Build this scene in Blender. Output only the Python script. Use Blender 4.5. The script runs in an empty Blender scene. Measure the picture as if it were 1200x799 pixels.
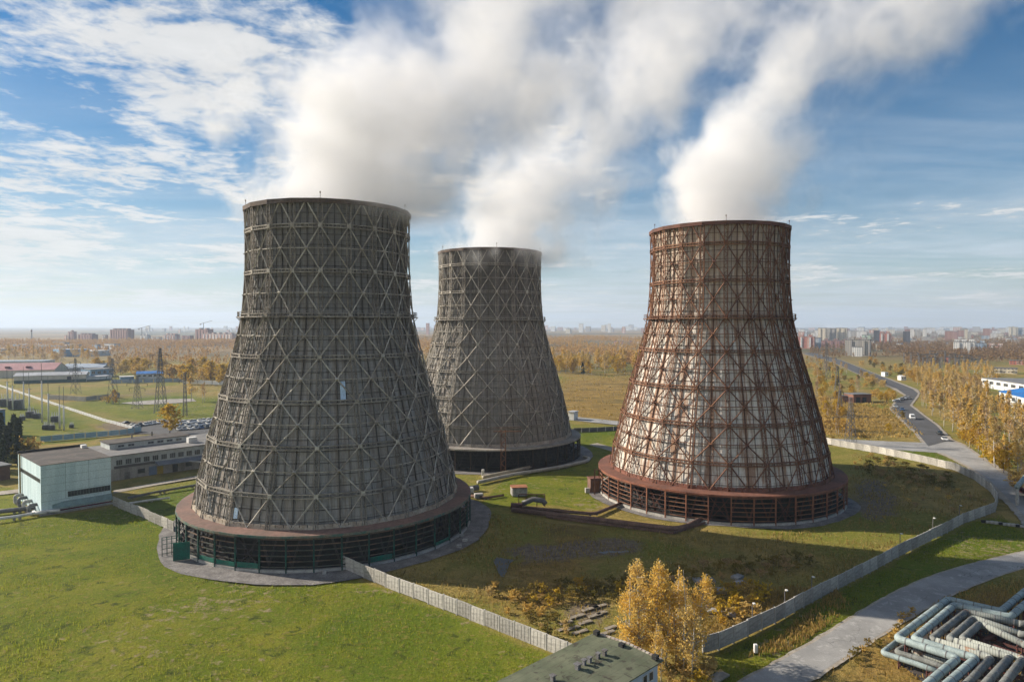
import bpy, bmesh, math, random
import numpy as np
from mathutils import Vector, Matrix, noise as mnoise

# ---------------------------------------------------------------- camera, sky, sun, exposure
C = bpy.context.scene
COL = C.collection
F = 800.0                      # focal length in pixels of the 1200 px wide photograph (24 mm)
HC = 50.0                      # camera height, metres
PITCH = math.atan((399.5 - 381.0) / F)
cam_d = bpy.data.cameras.new('camera')
cam = bpy.data.objects.new('camera', cam_d)
COL.objects.link(cam)
cam_d.sensor_width = 36.0
cam_d.lens = 24.0
cam_d.clip_start = 0.5
cam_d.clip_end = 60000
cam.location = (0, 0, HC)
cam.rotation_euler = (math.pi / 2 - PITCH, 0, 0)
C.camera = cam
C.view_settings.view_transform = 'Standard'
C.view_settings.look = 'None'
C.view_settings.gamma = 1
C.view_settings.use_curve_mapping = False
C.view_settings.exposure = 0.95
C.cycles.use_denoising = True
C.cycles.max_bounces = 16
C.cycles.volume_bounces = 6
C.cycles.adaptive_threshold = 0.025
C.cycles.diffuse_bounces = 2
C.cycles.glossy_bounces = 2
C.cycles.transparent_max_bounces = 24
C.cycles.volume_step_rate = 0.35
C.cycles.volume_max_steps = 256
C.cycles.sample_clamp_indirect = 6

SUN_EL = math.radians(27)
SUN_DIR = Vector((-0.95, 0.31, 0)).normalized() * math.cos(SUN_EL) + Vector((0, 0, math.sin(SUN_EL)))  # towards the sun
sl = bpy.data.lights.new('sun', 'SUN')
sun = bpy.data.objects.new('sun', sl)
COL.objects.link(sun)
sl.energy = 4.5
sl.angle = math.radians(0.53)
sl.color = (1.0, 0.90, 0.76)
sun.rotation_euler = SUN_DIR.to_track_quat('Z', 'Y').to_euler()

W = bpy.data.worlds.new('World')
C.world = W
W.use_nodes = True
SKY_STRENGTH = 0.07
SKY_VALUE = 0.62
CLOUD = 6.1
HAZE = 1.05e-4
def build_sky():
    nt = W.node_tree
    N, L = nt.nodes.new, nt.links.new
    bg = nt.nodes['Background']
    sky = N('ShaderNodeTexSky')
    sky.sky_type = 'NISHITA'
    sky.sun_disc = False
    sky.sun_elevation = SUN_EL
    sky.sun_rotation = math.atan2(SUN_DIR.x, SUN_DIR.y)
    sky.air_density = 1.0
    sky.dust_density = 0.35
    sky.ozone_density = 2.2
    bg.inputs[1].default_value = SKY_STRENGTH
    tc = N('ShaderNodeTexCoord')
    sep = N('ShaderNodeSeparateXYZ')
    L(tc.outputs['Generated'], sep.inputs[0])

    def M(op, a, b=None, c=None, clamp=False):
        n = N('ShaderNodeMath'); n.operation = op; n.use_clamp = clamp
        for i, v in enumerate((a, b, c)):
            if v is None: continue
            if isinstance(v, (int, float)): n.inputs[i].default_value = v
            else: L(v, n.inputs[i])
        return n.outputs[0]

    def rng(v, a, b, lo=0.0, hi=1.0):
        n = N('ShaderNodeMapRange'); n.interpolation_type = 'SMOOTHSTEP'
        L(v, n.inputs[0])
        for i, q in enumerate((a, b, lo, hi)): n.inputs[i + 1].default_value = q
        return n.outputs[0]

    def noise(vec, scale, detail, rough, dist=0.0, w=0.0):
        n = N('ShaderNodeTexNoise'); n.noise_dimensions = '4D'
        L(vec, n.inputs['Vector']); n.inputs['W'].default_value = w
        n.inputs['Scale'].default_value = scale; n.inputs['Detail'].default_value = detail
        n.inputs['Roughness'].default_value = rough; n.inputs['Distortion'].default_value = dist
        return n.outputs[0]
    z = M('MAXIMUM', sep.outputs[2], 0.0)
    zz = M('ADD', z, 0.055)
    cv = N('ShaderNodeCombineXYZ')                      # the cloud deck, seen from below
    L(M('DIVIDE', sep.outputs[0], zz), cv.inputs[0]); L(M('DIVIDE', sep.outputs[1], zz), cv.inputs[1])
    deck = cv.outputs[0]
    big = noise(deck, 0.48, 3, 0.5, 0.4, 2.3)
    fine = noise(deck, 2.7, 7, 0.64, 0.4, 5.1)
    ripple = noise(deck, 11.0, 4, 0.6, 0.6, 8.2)
    # more altocumulus to the west (left), blue gaps to the east
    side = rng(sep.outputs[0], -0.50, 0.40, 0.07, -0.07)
    low = rng(z, 0.08, 0.30, 0.09, 0.0)
    cover = M('ADD', M('ADD', M('MULTIPLY', big, 0.86), M('MULTIPLY', fine, 0.70)), M('MULTIPLY', ripple, 0.34))
    back = rng(sep.outputs[1], 0.15, -0.55, 0.0, 0.10)      # unseen extra cloud behind the camera, added to brighten the tower fronts
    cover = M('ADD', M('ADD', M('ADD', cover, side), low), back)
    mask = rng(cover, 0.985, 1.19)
    veil = rng(z, 0.0, 0.42, 0.84, 0.0)                  # thin cirrostratus towards the horizon
    streak_v = N('ShaderNodeMapping'); streak_v.inputs['Scale'].default_value = (0.35, 1.1, 1)
    L(deck, streak_v.inputs[0])
    cir = rng(noise(streak_v.outputs[0], 0.8, 6, 0.6, 0.6, 1.0), 0.34, 0.66, 0.38, 1.0)
    veil = M('MULTIPLY', veil, cir)
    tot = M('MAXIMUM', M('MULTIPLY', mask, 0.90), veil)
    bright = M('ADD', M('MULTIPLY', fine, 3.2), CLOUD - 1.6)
    hs = N('ShaderNodeHueSaturation')
    hs.inputs['Saturation'].default_value = 1.75
    hs.inputs['Value'].default_value = SKY_VALUE
    L(sky.outputs[0], hs.inputs['Color'])
    ccol = N('ShaderNodeMix'); ccol.data_type = 'RGBA'
    ccol.inputs[6].default_value = (0.80, 0.90, 1.0, 1); ccol.inputs[7].default_value = (1.0, 0.985, 0.955, 1)
    L(mask, ccol.inputs[0])
    cb = N('ShaderNodeMix'); cb.data_type = 'RGBA'; cb.blend_type = 'MULTIPLY'; cb.inputs[0].default_value = 1
    L(ccol.outputs[2], cb.inputs[6])
    g = N('ShaderNodeCombineXYZ')
    for i in range(3): L(bright, g.inputs[i])
    L(g.outputs[0], cb.inputs[7])
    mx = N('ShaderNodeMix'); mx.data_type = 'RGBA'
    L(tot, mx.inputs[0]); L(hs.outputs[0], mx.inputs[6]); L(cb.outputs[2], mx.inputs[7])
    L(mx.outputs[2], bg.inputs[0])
build_sky()
# ---------------------------------------------------------------- helpers
rnd = random.Random(7)
nr = np.random.default_rng(11)
R = math.radians
_cp, _sp = math.cos(PITCH), math.sin(PITCH)

def gp(px, py, z=0.0):
    """The point at height z that the photograph's pixel (px, py) looks at."""
    u, v = (px - 600.0) / F, (399.5 - py) / F
    d = Vector((u, _cp + v * _sp, v * _cp - _sp))
    k = (z - HC) / d.z
    return Vector((d.x * k, d.y * k, z))

def depth_of(py): return gp(600, py).y

def tag(o, label=None, cat=None, group=None, kind=None):
    if label: o['label'] = label
    if cat: o['category'] = cat
    if group: o['group'] = group
    if kind: o['kind'] = kind
    return o

def link(name, me, parent=None):
    o = bpy.data.objects.new(name, me)
    COL.objects.link(o)
    if parent is not None: o.parent = parent
    return o

def thing(name, label, cat, loc=(0, 0, 0), rz=0.0, group=None):
    o = link(name, None)
    o.empty_display_size = 0.5
    o.location = loc; o.rotation_euler = (0, 0, rz)
    return tag(o, label, cat, group)

def kids(o): return [c for c in bpy.data.objects if c.parent is o]

class Proto:
    """A finished thing and its parts, ready to be copied."""
    def __init__(s, root):
        s.root = root
        s.tree = [(c, kids(c)) for c in kids(root)]
        s.used = False
    def put(s, loc, rz=0.0, scale=1.0, label=None, group=None, cat=None):
        if not s.used:
            s.used = True; r = s.root
        else:
            r = s.root.copy(); COL.objects.link(r)
            for c, sub in s.tree:
                d = c.copy(); COL.objects.link(d); d.parent = r
                for e in sub:
                    f = e.copy(); COL.objects.link(f); f.parent = d
        r.location = loc; r.rotation_euler = (0, 0, rz)
        r.scale = (scale,) * 3 if isinstance(scale, (int, float)) else scale
        return tag(r, label, cat, group)

class MB:
    """Collects boxes, beams, tubes and polygons; build() links them as one mesh."""
    def __init__(s): s.v, s.f, s.m, s.cur = [], [], [], 0
    def mat(s, i): s.cur = i; return s
    def add(s, vs, fs):
        b = len(s.v)
        s.v += [tuple(p) for p in vs]
        for f in fs: s.f.append(tuple(b + i for i in f)); s.m.append(s.cur)
        return s
    def box(s, c, size, rz=0.0, bottom=True):
        x, y, z = (q / 2 for q in size)
        ca, sa = math.cos(rz), math.sin(rz)
        vs = []
        for dz in (-z, z):
            for dx, dy in ((-x, -y), (x, -y), (x, y), (-x, y)):
                vs.append((c[0] + dx * ca - dy * sa, c[1] + dx * sa + dy * ca, c[2] + dz))
        fs = [(4, 5, 6, 7), (0, 1, 5, 4), (1, 2, 6, 5), (2, 3, 7, 6), (3, 0, 4, 7)]
        if bottom: fs.append((3, 2, 1, 0))
        return s.add(vs, fs)
    def box2(s, x0, x1, y0, y1, z0, z1):
        return s.box(((x0 + x1) / 2, (y0 + y1) / 2, (z0 + z1) / 2), (x1 - x0, y1 - y0, z1 - z0))
    def beam(s, p, q, w, h=None, up=(0, 0, 1), caps=True):
        p, q = Vector(p), Vector(q)
        h = w if h is None else h
        d = (q - p).normalized()
        a = d.cross(Vector(up))
        if a.length < 1e-4: a = d.cross(Vector((1, 0, 0)))
        a.normalize(); b = a.cross(d)
        a *= w / 2; b *= h / 2
        vs = [o + sa * a + sb * b for o in (p, q) for sa, sb in ((-1, -1), (1, -1), (1, 1), (-1, 1))]
        fs = [(0, 1, 5, 4), (1, 2, 6, 5), (2, 3, 7, 6), (3, 0, 4, 7)]
        if caps: fs += [(3, 2, 1, 0), (4, 5, 6, 7)]
        return s.add(vs, fs)
    def tube(s, pts, r, n=10, caps=True):
        pts = [Vector(p) for p in pts]
        rr = r if isinstance(r, (list, tuple)) else [r] * len(pts)
        rings = []
        a = None
        for i, p in enumerate(pts):
            d = (pts[min(i + 1, len(pts) - 1)] - pts[max(i - 1, 0)]).normalized()
            if a is None:
                a = d.cross(Vector((0, 0, 1)))
                if a.length < 1e-3: a = Vector((1, 0, 0))
            a = (a - d * a.dot(d)).normalized(); b = d.cross(a)
            rings.append([p + (a * math.cos(2 * math.pi * k / n) + b * math.sin(2 * math.pi * k / n)) * rr[i] for k in range(n)])
        vs = [v for ring in rings for v in ring]
        fs = [(i * n + k, i * n + (k + 1) % n, (i + 1) * n + (k + 1) % n, (i + 1) * n + k) for i in range(len(pts) - 1) for k in range(n)]
        if caps: fs += [tuple(range(n))[::-1], tuple((len(pts) - 1) * n + k for k in range(n))]
        return s.add(vs, fs)
    def prism(s, poly, z0, z1):
        n = len(poly)
        ar = sum(poly[i][0] * poly[(i + 1) % n][1] - poly[(i + 1) % n][0] * poly[i][1] for i in range(n))
        if ar < 0: poly = poly[::-1]
        vs = [(p[0], p[1], z0) for p in poly] + [(p[0], p[1], z1) for p in poly]
        fs = [tuple(range(n))[::-1], tuple(range(n, 2 * n))] + [(i, (i + 1) % n, n + (i + 1) % n, n + i) for i in range(n)]
        return s.add(vs, fs)
    def sheet(s, poly, z):
        n = len(poly)
        ar = sum(poly[i][0] * poly[(i + 1) % n][1] - poly[(i + 1) % n][0] * poly[i][1] for i in range(n))
        if ar < 0: poly = poly[::-1]
        return s.add([(p[0], p[1], z) for p in poly], [tuple(range(n))])
    def strip(s, lft, rgt, z):
        n = len(lft)
        vs = [(p[0], p[1], z) for p in lft] + [(p[0], p[1], z) for p in rgt]
        return s.add(vs, [(i, n + i, n + i + 1, i + 1) for i in range(n - 1)])
    def build(s, name, mats, parent=None, smooth=False):
        me = bpy.data.meshes.new(name)
        me.from_pydata(s.v, [], s.f)
        mats = mats if isinstance(mats, (list, tuple)) else [mats]
        for m in mats: me.materials.append(m)
        if len(mats) > 1: me.polygons.foreach_set('material_index', s.m)
        if smooth: me.polygons.foreach_set('use_smooth', [True] * len(me.polygons))
        me.update()
        return link(name, me, parent)

def np_mesh(name, V, Q, mat, attr=None, smooth=False):
    """V: (n,3) vertices, Q: (m,k) faces, all of k corners."""
    me = bpy.data.meshes.new(name)
    V = np.asarray(V, np.float32); Q = np.asarray(Q, np.int32)
    me.vertices.add(len(V)); me.vertices.foreach_set('co', V.ravel())
    me.loops.add(Q.size); me.loops.foreach_set('vertex_index', Q.ravel())
    me.polygons.add(len(Q))
    me.polygons.foreach_set('loop_start', np.arange(0, Q.size, Q.shape[1], dtype=np.int32))
    me.polygons.foreach_set('loop_total', np.full(len(Q), Q.shape[1], np.int32))
    if smooth: me.polygons.foreach_set('use_smooth', np.ones(len(Q), bool))
    if attr is not None:
        for k, a in attr.items():
            at = me.attributes.new(k, 'FLOAT_COLOR', 'POINT')
            at.data.foreach_set('color', np.asarray(a, np.float32).ravel())
    me.update(calc_edges=True)
    me.validate()
    me.materials.append(mat)
    return me

def in_poly(x, y, poly):
    c = np.zeros(x.shape, bool)
    n = len(poly); j = n - 1
    for i in range(n):
        xi, yi = poly[i][0], poly[i][1]; xj, yj = poly[j][0], poly[j][1]
        t = ((yi > y) != (yj > y)) & (x < (xj - xi) * (y - yi) / (yj - yi + 1e-12) + xi)
        c ^= t; j = i
    return c

def poly_dist(x, y, pts):
    d = np.full(x.shape, 1e9)
    for a, b in zip(pts[:-1], pts[1:]):
        ax, ay, bx, by = a[0], a[1], b[0], b[1]
        L2 = (bx - ax) ** 2 + (by - ay) ** 2 + 1e-9
        t = np.clip(((x - ax) * (bx - ax) + (y - ay) * (by - ay)) / L2, 0, 1)
        d = np.minimum(d, np.hypot(x - ax - t * (bx - ax), y - ay - t * (by - ay)))
    return d

# ---------------------------------------------------------------- materials
def c4(c): return (c[0], c[1], c[2], 1.0)

class NG:
    """Short hand for building a node tree."""
    def __init__(s, name):
        s.m = bpy.data.materials.new(name); s.m.use_nodes = True
        s.nt = s.m.node_tree; s.b = s.nt.nodes['Principled BSDF']; s.out = s.nt.nodes['Material Output']
        s.tc = s.nt.nodes.new('ShaderNodeTexCoord')
        s.obj = s.tc.outputs['Object']
    def n(s, t): return s.nt.nodes.new(t)
    def l(s, a, b): s.nt.links.new(a, b)
    def setv(s, i, v):
        if isinstance(v, (int, float)): i.default_value = v
        elif isinstance(v, tuple): i.default_value = c4(v) if i.type == 'RGBA' else v
        else: s.l(v, i)
    def M(s, op, a, b=None, c=None, clamp=False):
        n = s.n('ShaderNodeMath'); n.operation = op; n.use_clamp = clamp
        for i, v in enumerate((a, b, c)):
            if v is not None: s.setv(n.inputs[i], v)
        return n.outputs[0]
    def noise(s, scale, detail=4, rough=0.55, vec=None, dist=0.0):
        n = s.n('ShaderNodeTexNoise')
        s.l(vec if vec is not None else s.obj, n.inputs['Vector'])
        n.inputs['Scale'].default_value = scale; n.inputs['Detail'].default_value = detail
        n.inputs['Roughness'].default_value = rough; n.inputs['Distortion'].default_value = dist
        return n.outputs[0]
    def scaled(s, sc, vec=None):
        n = s.n('ShaderNodeMapping'); n.inputs['Scale'].default_value = sc
        s.l(vec if vec is not None else s.obj, n.inputs[0]); return n.outputs[0]
    def rng(s, v, a, b, lo=0.0, hi=1.0, smooth=True):
        n = s.n('ShaderNodeMapRange'); n.interpolation_type = 'SMOOTHSTEP' if smooth else 'LINEAR'
        s.setv(n.inputs[0], v)
        for i, q in enumerate((a, b, lo, hi)): s.setv(n.inputs[i + 1], q)
        return n.outputs[0]
    def mix(s, f, a, b, mode='MIX'):
        n = s.n('ShaderNodeMix'); n.data_type = 'RGBA'; n.blend_type = mode
        s.setv(n.inputs[0], f); s.setv(n.inputs[6], a); s.setv(n.inputs[7], b)
        return n.outputs[2]
    def bump(s, h, strength=0.5, dist=0.1):
        n = s.n('ShaderNodeBump'); n.inputs['Strength'].default_value = strength; n.inputs['Distance'].default_value = dist
        s.l(h, n.inputs['Height']); s.l(n.outputs[0], s.b.inputs['Normal'])
    def done(s, col, rough=0.85, metal=0.0, spec=0.3):
        s.setv(s.b.inputs['Base Color'], col); s.setv(s.b.inputs['Roughness'], rough)
        s.b.inputs['Metallic'].default_value = metal; s.b.inputs['Specular IOR Level'].default_value = spec
        return s.m

def pm(name, c1, c2=None, scale=0.6, rough=0.85, lo=0.35, hi=0.65, streak=False, bump=0.0, grime=0.25, spec=0.3, metal=0.0):
    """Weathered paint, metal or concrete: two tones in patches (or running down), plus fine grime."""
    g = NG(name)
    c2 = c2 or tuple(x * 0.72 for x in c1)
    vec = g.scaled((1, 1, 0.12)) if streak else g.obj
    f = g.rng(g.noise(scale, 5, 0.6, vec), lo, hi)
    col = g.mix(f, c1, c2)
    fine = g.noise(scale * 7, 5, 0.65)
    k = g.rng(fine, 0.3, 0.75, 1.0 + grime * 0.5, 1.0 - grime)
    cc = g.n('ShaderNodeCombineXYZ')
    for i in range(3): g.l(k, cc.inputs[i])
    col = g.mix(1.0, col, cc.outputs[0], 'MULTIPLY')
    if bump: g.bump(fine, bump, 0.08)
    return g.done(col, rough, metal, spec)

def foliage(name, c1, c2, c3, trans=0.35):
    """Leaves: each leaf spray its own tone, each plant a little off the others; light comes through."""
    g = NG(name)
    geo = g.n('ShaderNodeNewGeometry')
    oi = g.n('ShaderNodeObjectInfo')
    col = g.mix(g.rng(geo.outputs['Random Per Island'], 0.1, 0.9, smooth=False), c1, c2)
    col = g.mix(g.rng(oi.outputs['Random'], 0.35, 1.0, 0.0, 0.75, smooth=False), col, c3)
    g.setv(g.b.inputs['Base Color'], col); g.b.inputs['Roughness'].default_value = 0.7
    g.b.inputs['Specular IOR Level'].default_value = 0.15
    t = g.n('ShaderNodeBsdfTranslucent'); g.l(col, t.inputs[0])
    mx = g.n('ShaderNodeMixShader'); mx.inputs[0].default_value = trans
    g.l(g.b.outputs[0], mx.inputs[1]); g.l(t.outputs[0], mx.inputs[2]); g.l(mx.outputs[0], g.out.inputs[0])
    return g.m

MT = {}
MT['concrete'] = pm('concrete', (0.42, 0.40, 0.36), (0.30, 0.285, 0.26), 0.5, bump=0.2)
def fence_material():
    m = pm('fence_concrete', (0.52, 0.49, 0.44), (0.30, 0.28, 0.25), 0.6, streak=True, grime=0.4)
    nt = m.node_tree; b = nt.nodes['Principled BSDF']; src = b.inputs['Base Color'].links[0].from_socket
    oi = nt.nodes.new('ShaderNodeObjectInfo'); mr = nt.nodes.new('ShaderNodeMapRange'); mr.inputs[3].default_value = 0.66; mr.inputs[4].default_value = 1.12
    nt.links.new(oi.outputs['Random'], mr.inputs[0])
    mx = nt.nodes.new('ShaderNodeMix'); mx.data_type = 'RGBA'; mx.blend_type = 'MULTIPLY'; mx.inputs[0].default_value = 1
    cc = nt.nodes.new('ShaderNodeCombineXYZ')
    for i in range(3): nt.links.new(mr.outputs[0], cc.inputs[i])
    nt.links.new(src, mx.inputs[6]); nt.links.new(cc.outputs[0], mx.inputs[7]); nt.links.new(mx.outputs[2], b.inputs['Base Color'])
    return m
MT['fence_concrete'] = fence_material() or pm('fence_concrete', (0.50, 0.47, 0.42), (0.33, 0.31, 0.28), 0.5, streak=True, grime=0.35)
def road_material(name, c1, c2):
    """Worn asphalt: patches, cracks and grit."""
    g = NG(name)
    col = g.mix(g.rng(g.noise(0.10, 5, 0.6), 0.38, 0.62), c1, c2)
    col = g.mix(g.rng(g.noise(0.55, 6, 0.7, None, 0.8), 0.52, 0.70, 0, 0.7), col, tuple(x * 1.35 for x in c1))
    vo = g.n('ShaderNodeTexVoronoi'); vo.feature = 'DISTANCE_TO_EDGE'; vo.inputs['Scale'].default_value = 0.22
    wv = g.n('ShaderNodeVectorMath'); wv.operation = 'ADD'
    nn = g.n('ShaderNodeTexNoise'); nn.inputs['Scale'].default_value = 0.5; nn.inputs['Detail'].default_value = 4; g.l(g.obj, nn.inputs['Vector'])
    sc = g.n('ShaderNodeVectorMath'); sc.operation = 'SCALE'; sc.inputs[3].default_value = 3.0; g.l(nn.outputs[1], sc.inputs[0])
    g.l(g.obj, wv.inputs[0]); g.l(sc.outputs[0], wv.inputs[1]); g.l(wv.outputs[0], vo.inputs['Vector'])
    col = g.mix(g.M('MULTIPLY', g.rng(vo.outputs[0], 0.006, 0.022, 0.7, 0.0), g.rng(g.noise(0.07, 3), 0.50, 0.66)), col, tuple(x * .4 for x in c2))
    grit = g.noise(6, 4, 0.7)
    col = g.mix(g.rng(grit, 0.35, 0.75, 0.0, 0.35), col, tuple(x * .6 for x in c2))
    g.bump(grit, 0.15, 0.03)
    return g.done(col, 0.9, spec=0.25)
MT['asphalt'] = road_material('asphalt', (0.34, 0.33, 0.315), (0.24, 0.235, 0.225))
MT['old_asphalt'] = road_material('old_asphalt', (0.10, 0.10, 0.105), (0.075, 0.073, 0.072))
MT['dust'] = pm('roadside_dust', (0.36, 0.32, 0.265), (0.27, 0.235, 0.19), 0.2, grime=0.3)
MT['apron'] = pm('apron_concrete', (0.22, 0.205, 0.195), (0.13, 0.12, 0.115), 0.35, bump=0.3, grime=0.4)
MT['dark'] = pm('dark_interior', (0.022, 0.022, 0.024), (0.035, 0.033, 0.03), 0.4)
MT['glass'] = pm('window_glass', (0.035, 0.045, 0.055), (0.02, 0.025, 0.03), 0.3, rough=0.25, spec=0.5)
MT['white_paint'] = pm('white_paint', (0.70, 0.69, 0.66), (0.55, 0.54, 0.51), 0.4, streak=True, grime=0.15)
MT['bark'] = pm('birch_bark', (0.55, 0.52, 0.47), (0.16, 0.14, 0.12), 1.6, lo=0.45, hi=0.7)
MT['dark_bark'] = pm('dark_bark', (0.10, 0.08, 0.065), (0.06, 0.05, 0.04), 1.6)
MT['steel'] = pm('grey_steel', (0.16, 0.16, 0.165), (0.11, 0.10, 0.095), 0.8, rough=0.6)
MT['gold_leaf'] = foliage('gold_leaves', (0.68, 0.475, 0.125), (0.52, 0.32, 0.075), (0.52, 0.40, 0.19))
MT['yellow_leaf'] = foliage('yellow_leaves', (0.60, 0.41, 0.035), (0.44, 0.29, 0.028), (0.50, 0.28, 0.04))
MT['rust_leaf'] = foliage('russet_leaves', (0.52, 0.345, 0.13), (0.38, 0.24, 0.10), (0.40, 0.29, 0.16))
MT['olive_leaf'] = foliage('olive_leaves', (0.20, 0.155, 0.030), (0.115, 0.10, 0.022), (0.30, 0.20, 0.04))
MT['green_leaf'] = foliage('dark_green_leaves', (0.030, 0.045, 0.016), (0.018, 0.030, 0.012), (0.05, 0.06, 0.02), 0.2)
# ---------------------------------------------------------------- the ground and what lies flat on it
def P2(*pts): return [gp(*p)[:2] for p in pts]

ROAD_NEAR_L = P2((838, 830), (868, 799), (960, 749), (1006, 719), (1047, 695), (1077, 681), (1107, 670), (1138, 661), (1170, 653), (1215, 643))
ROAD_NEAR_R = P2((905, 830), (945, 799), (995, 766), (1030, 744), (1066, 723), (1093, 707), (1122, 693), (1152, 681), (1178, 671), (1225, 658))
ROAD_MAIN_L = P2((1240, 650), (1212, 618), (1187, 590), (1158, 561), (1135, 546), (1110, 533), (1088, 523), (1074, 506), (1060, 494), (1045, 478), (1052, 469), (1062, 463), (1050, 455), (1012, 441), (975, 424), (940, 414))
ROAD_MAIN_R = P2((1275, 642), (1240, 612), (1208, 583), (1182, 561), (1148, 535), (1129, 522), (1113, 516), (1098, 499), (1083, 488), (1066, 475), (1072, 467), (1076, 461), (1070, 456), (1026, 438), (986, 422), (952, 412.6))
ROAD_SIDE_L = P2((560, 482.5), (672, 488), (760, 497), (870, 506), (967, 513.5), (1040, 517), (1092, 519))
ROAD_SIDE_R = P2((560, 486), (672, 492.5), (760, 502), (870, 511.5), (967, 520.5), (1040, 526.5), (1106, 531))

FENCE_A = P2((133, 592), (168, 606), (204, 623))                       # blue building to the near tower
FENCE_B = P2((403, 666), (452, 687), (520, 713), (585, 739), (640, 761), (690, 781))
FENCE_C = P2((824, 764), (842, 759), (876, 744), (908, 729), (962, 699), (1010, 675), (1060, 648), (1110, 623), (1128, 613), (1148, 606), (1166, 599), (1169, 588), (1160, 575), (1142, 562), (1120, 551), (1078, 541), (1030, 531), (985, 523), (965, 519))

LAWN = P2((-80, 612), (40, 606), (133, 594), (204, 627), (300, 690), (403, 670), (520, 717), (640, 765), (700, 790), (640, 850), (300, 900), (-200, 900))
LAWN2 = P2((842, 764), (908, 733), (962, 703), (1060, 652), (1128, 617), (1172, 602), (1215, 640), (1107, 668), (1047, 693), (960, 747), (868, 797), (838, 830), (800, 830))
GREEN_MID = [P2((135, 600), (240, 560), (250, 600), (205, 622)), P2((560, 595), (590, 560), (690, 535), (720, 545), (700, 600), (640, 590)),
             P2((560, 540), (690, 500), (740, 505), (710, 540), (640, 560)),
             P2((-60, 470), (0, 464), (60, 478), (120, 505), (110, 516), (-60, 530)), P2((90, 472), (200, 462), (290, 470), (290, 492), (180, 494), (140, 490)),
             P2((0, 570), (35, 575), (25, 606), (-60, 612), (-60, 570)), P2((985, 524), (1088, 525), (1130, 549), (1080, 539))]
GOLD = [P2((640, 490), (660, 440), (780, 436), (960, 440), (985, 470), (1040, 478), (1070, 505), (1020, 512), (800, 498)),
        P2((905, 750), (980, 690), (1000, 712), (930, 760), (870, 770)), P2((985, 770), (1105, 700), (1200, 672), (1260, 700), (1260, 820), (940, 820)),
        P2((700, 560), (560, 700), (620, 740), (700, 700)), P2((800, 700), (870, 680), (960, 690), (880, 735), (820, 755))]
DIRT = [P2((60, 460), (140, 452), (260, 452), (270, 460), (120, 470)), P2((1000, 560), (1040, 560), (1060, 600), (1000, 620)), P2((640, 700), (720, 690), (725, 740), (660, 740)),
        P2((100, 493), (260, 490), (260, 508), (140, 510)), P2((560, 640), (760, 625), (760, 650), (600, 660))]

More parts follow.
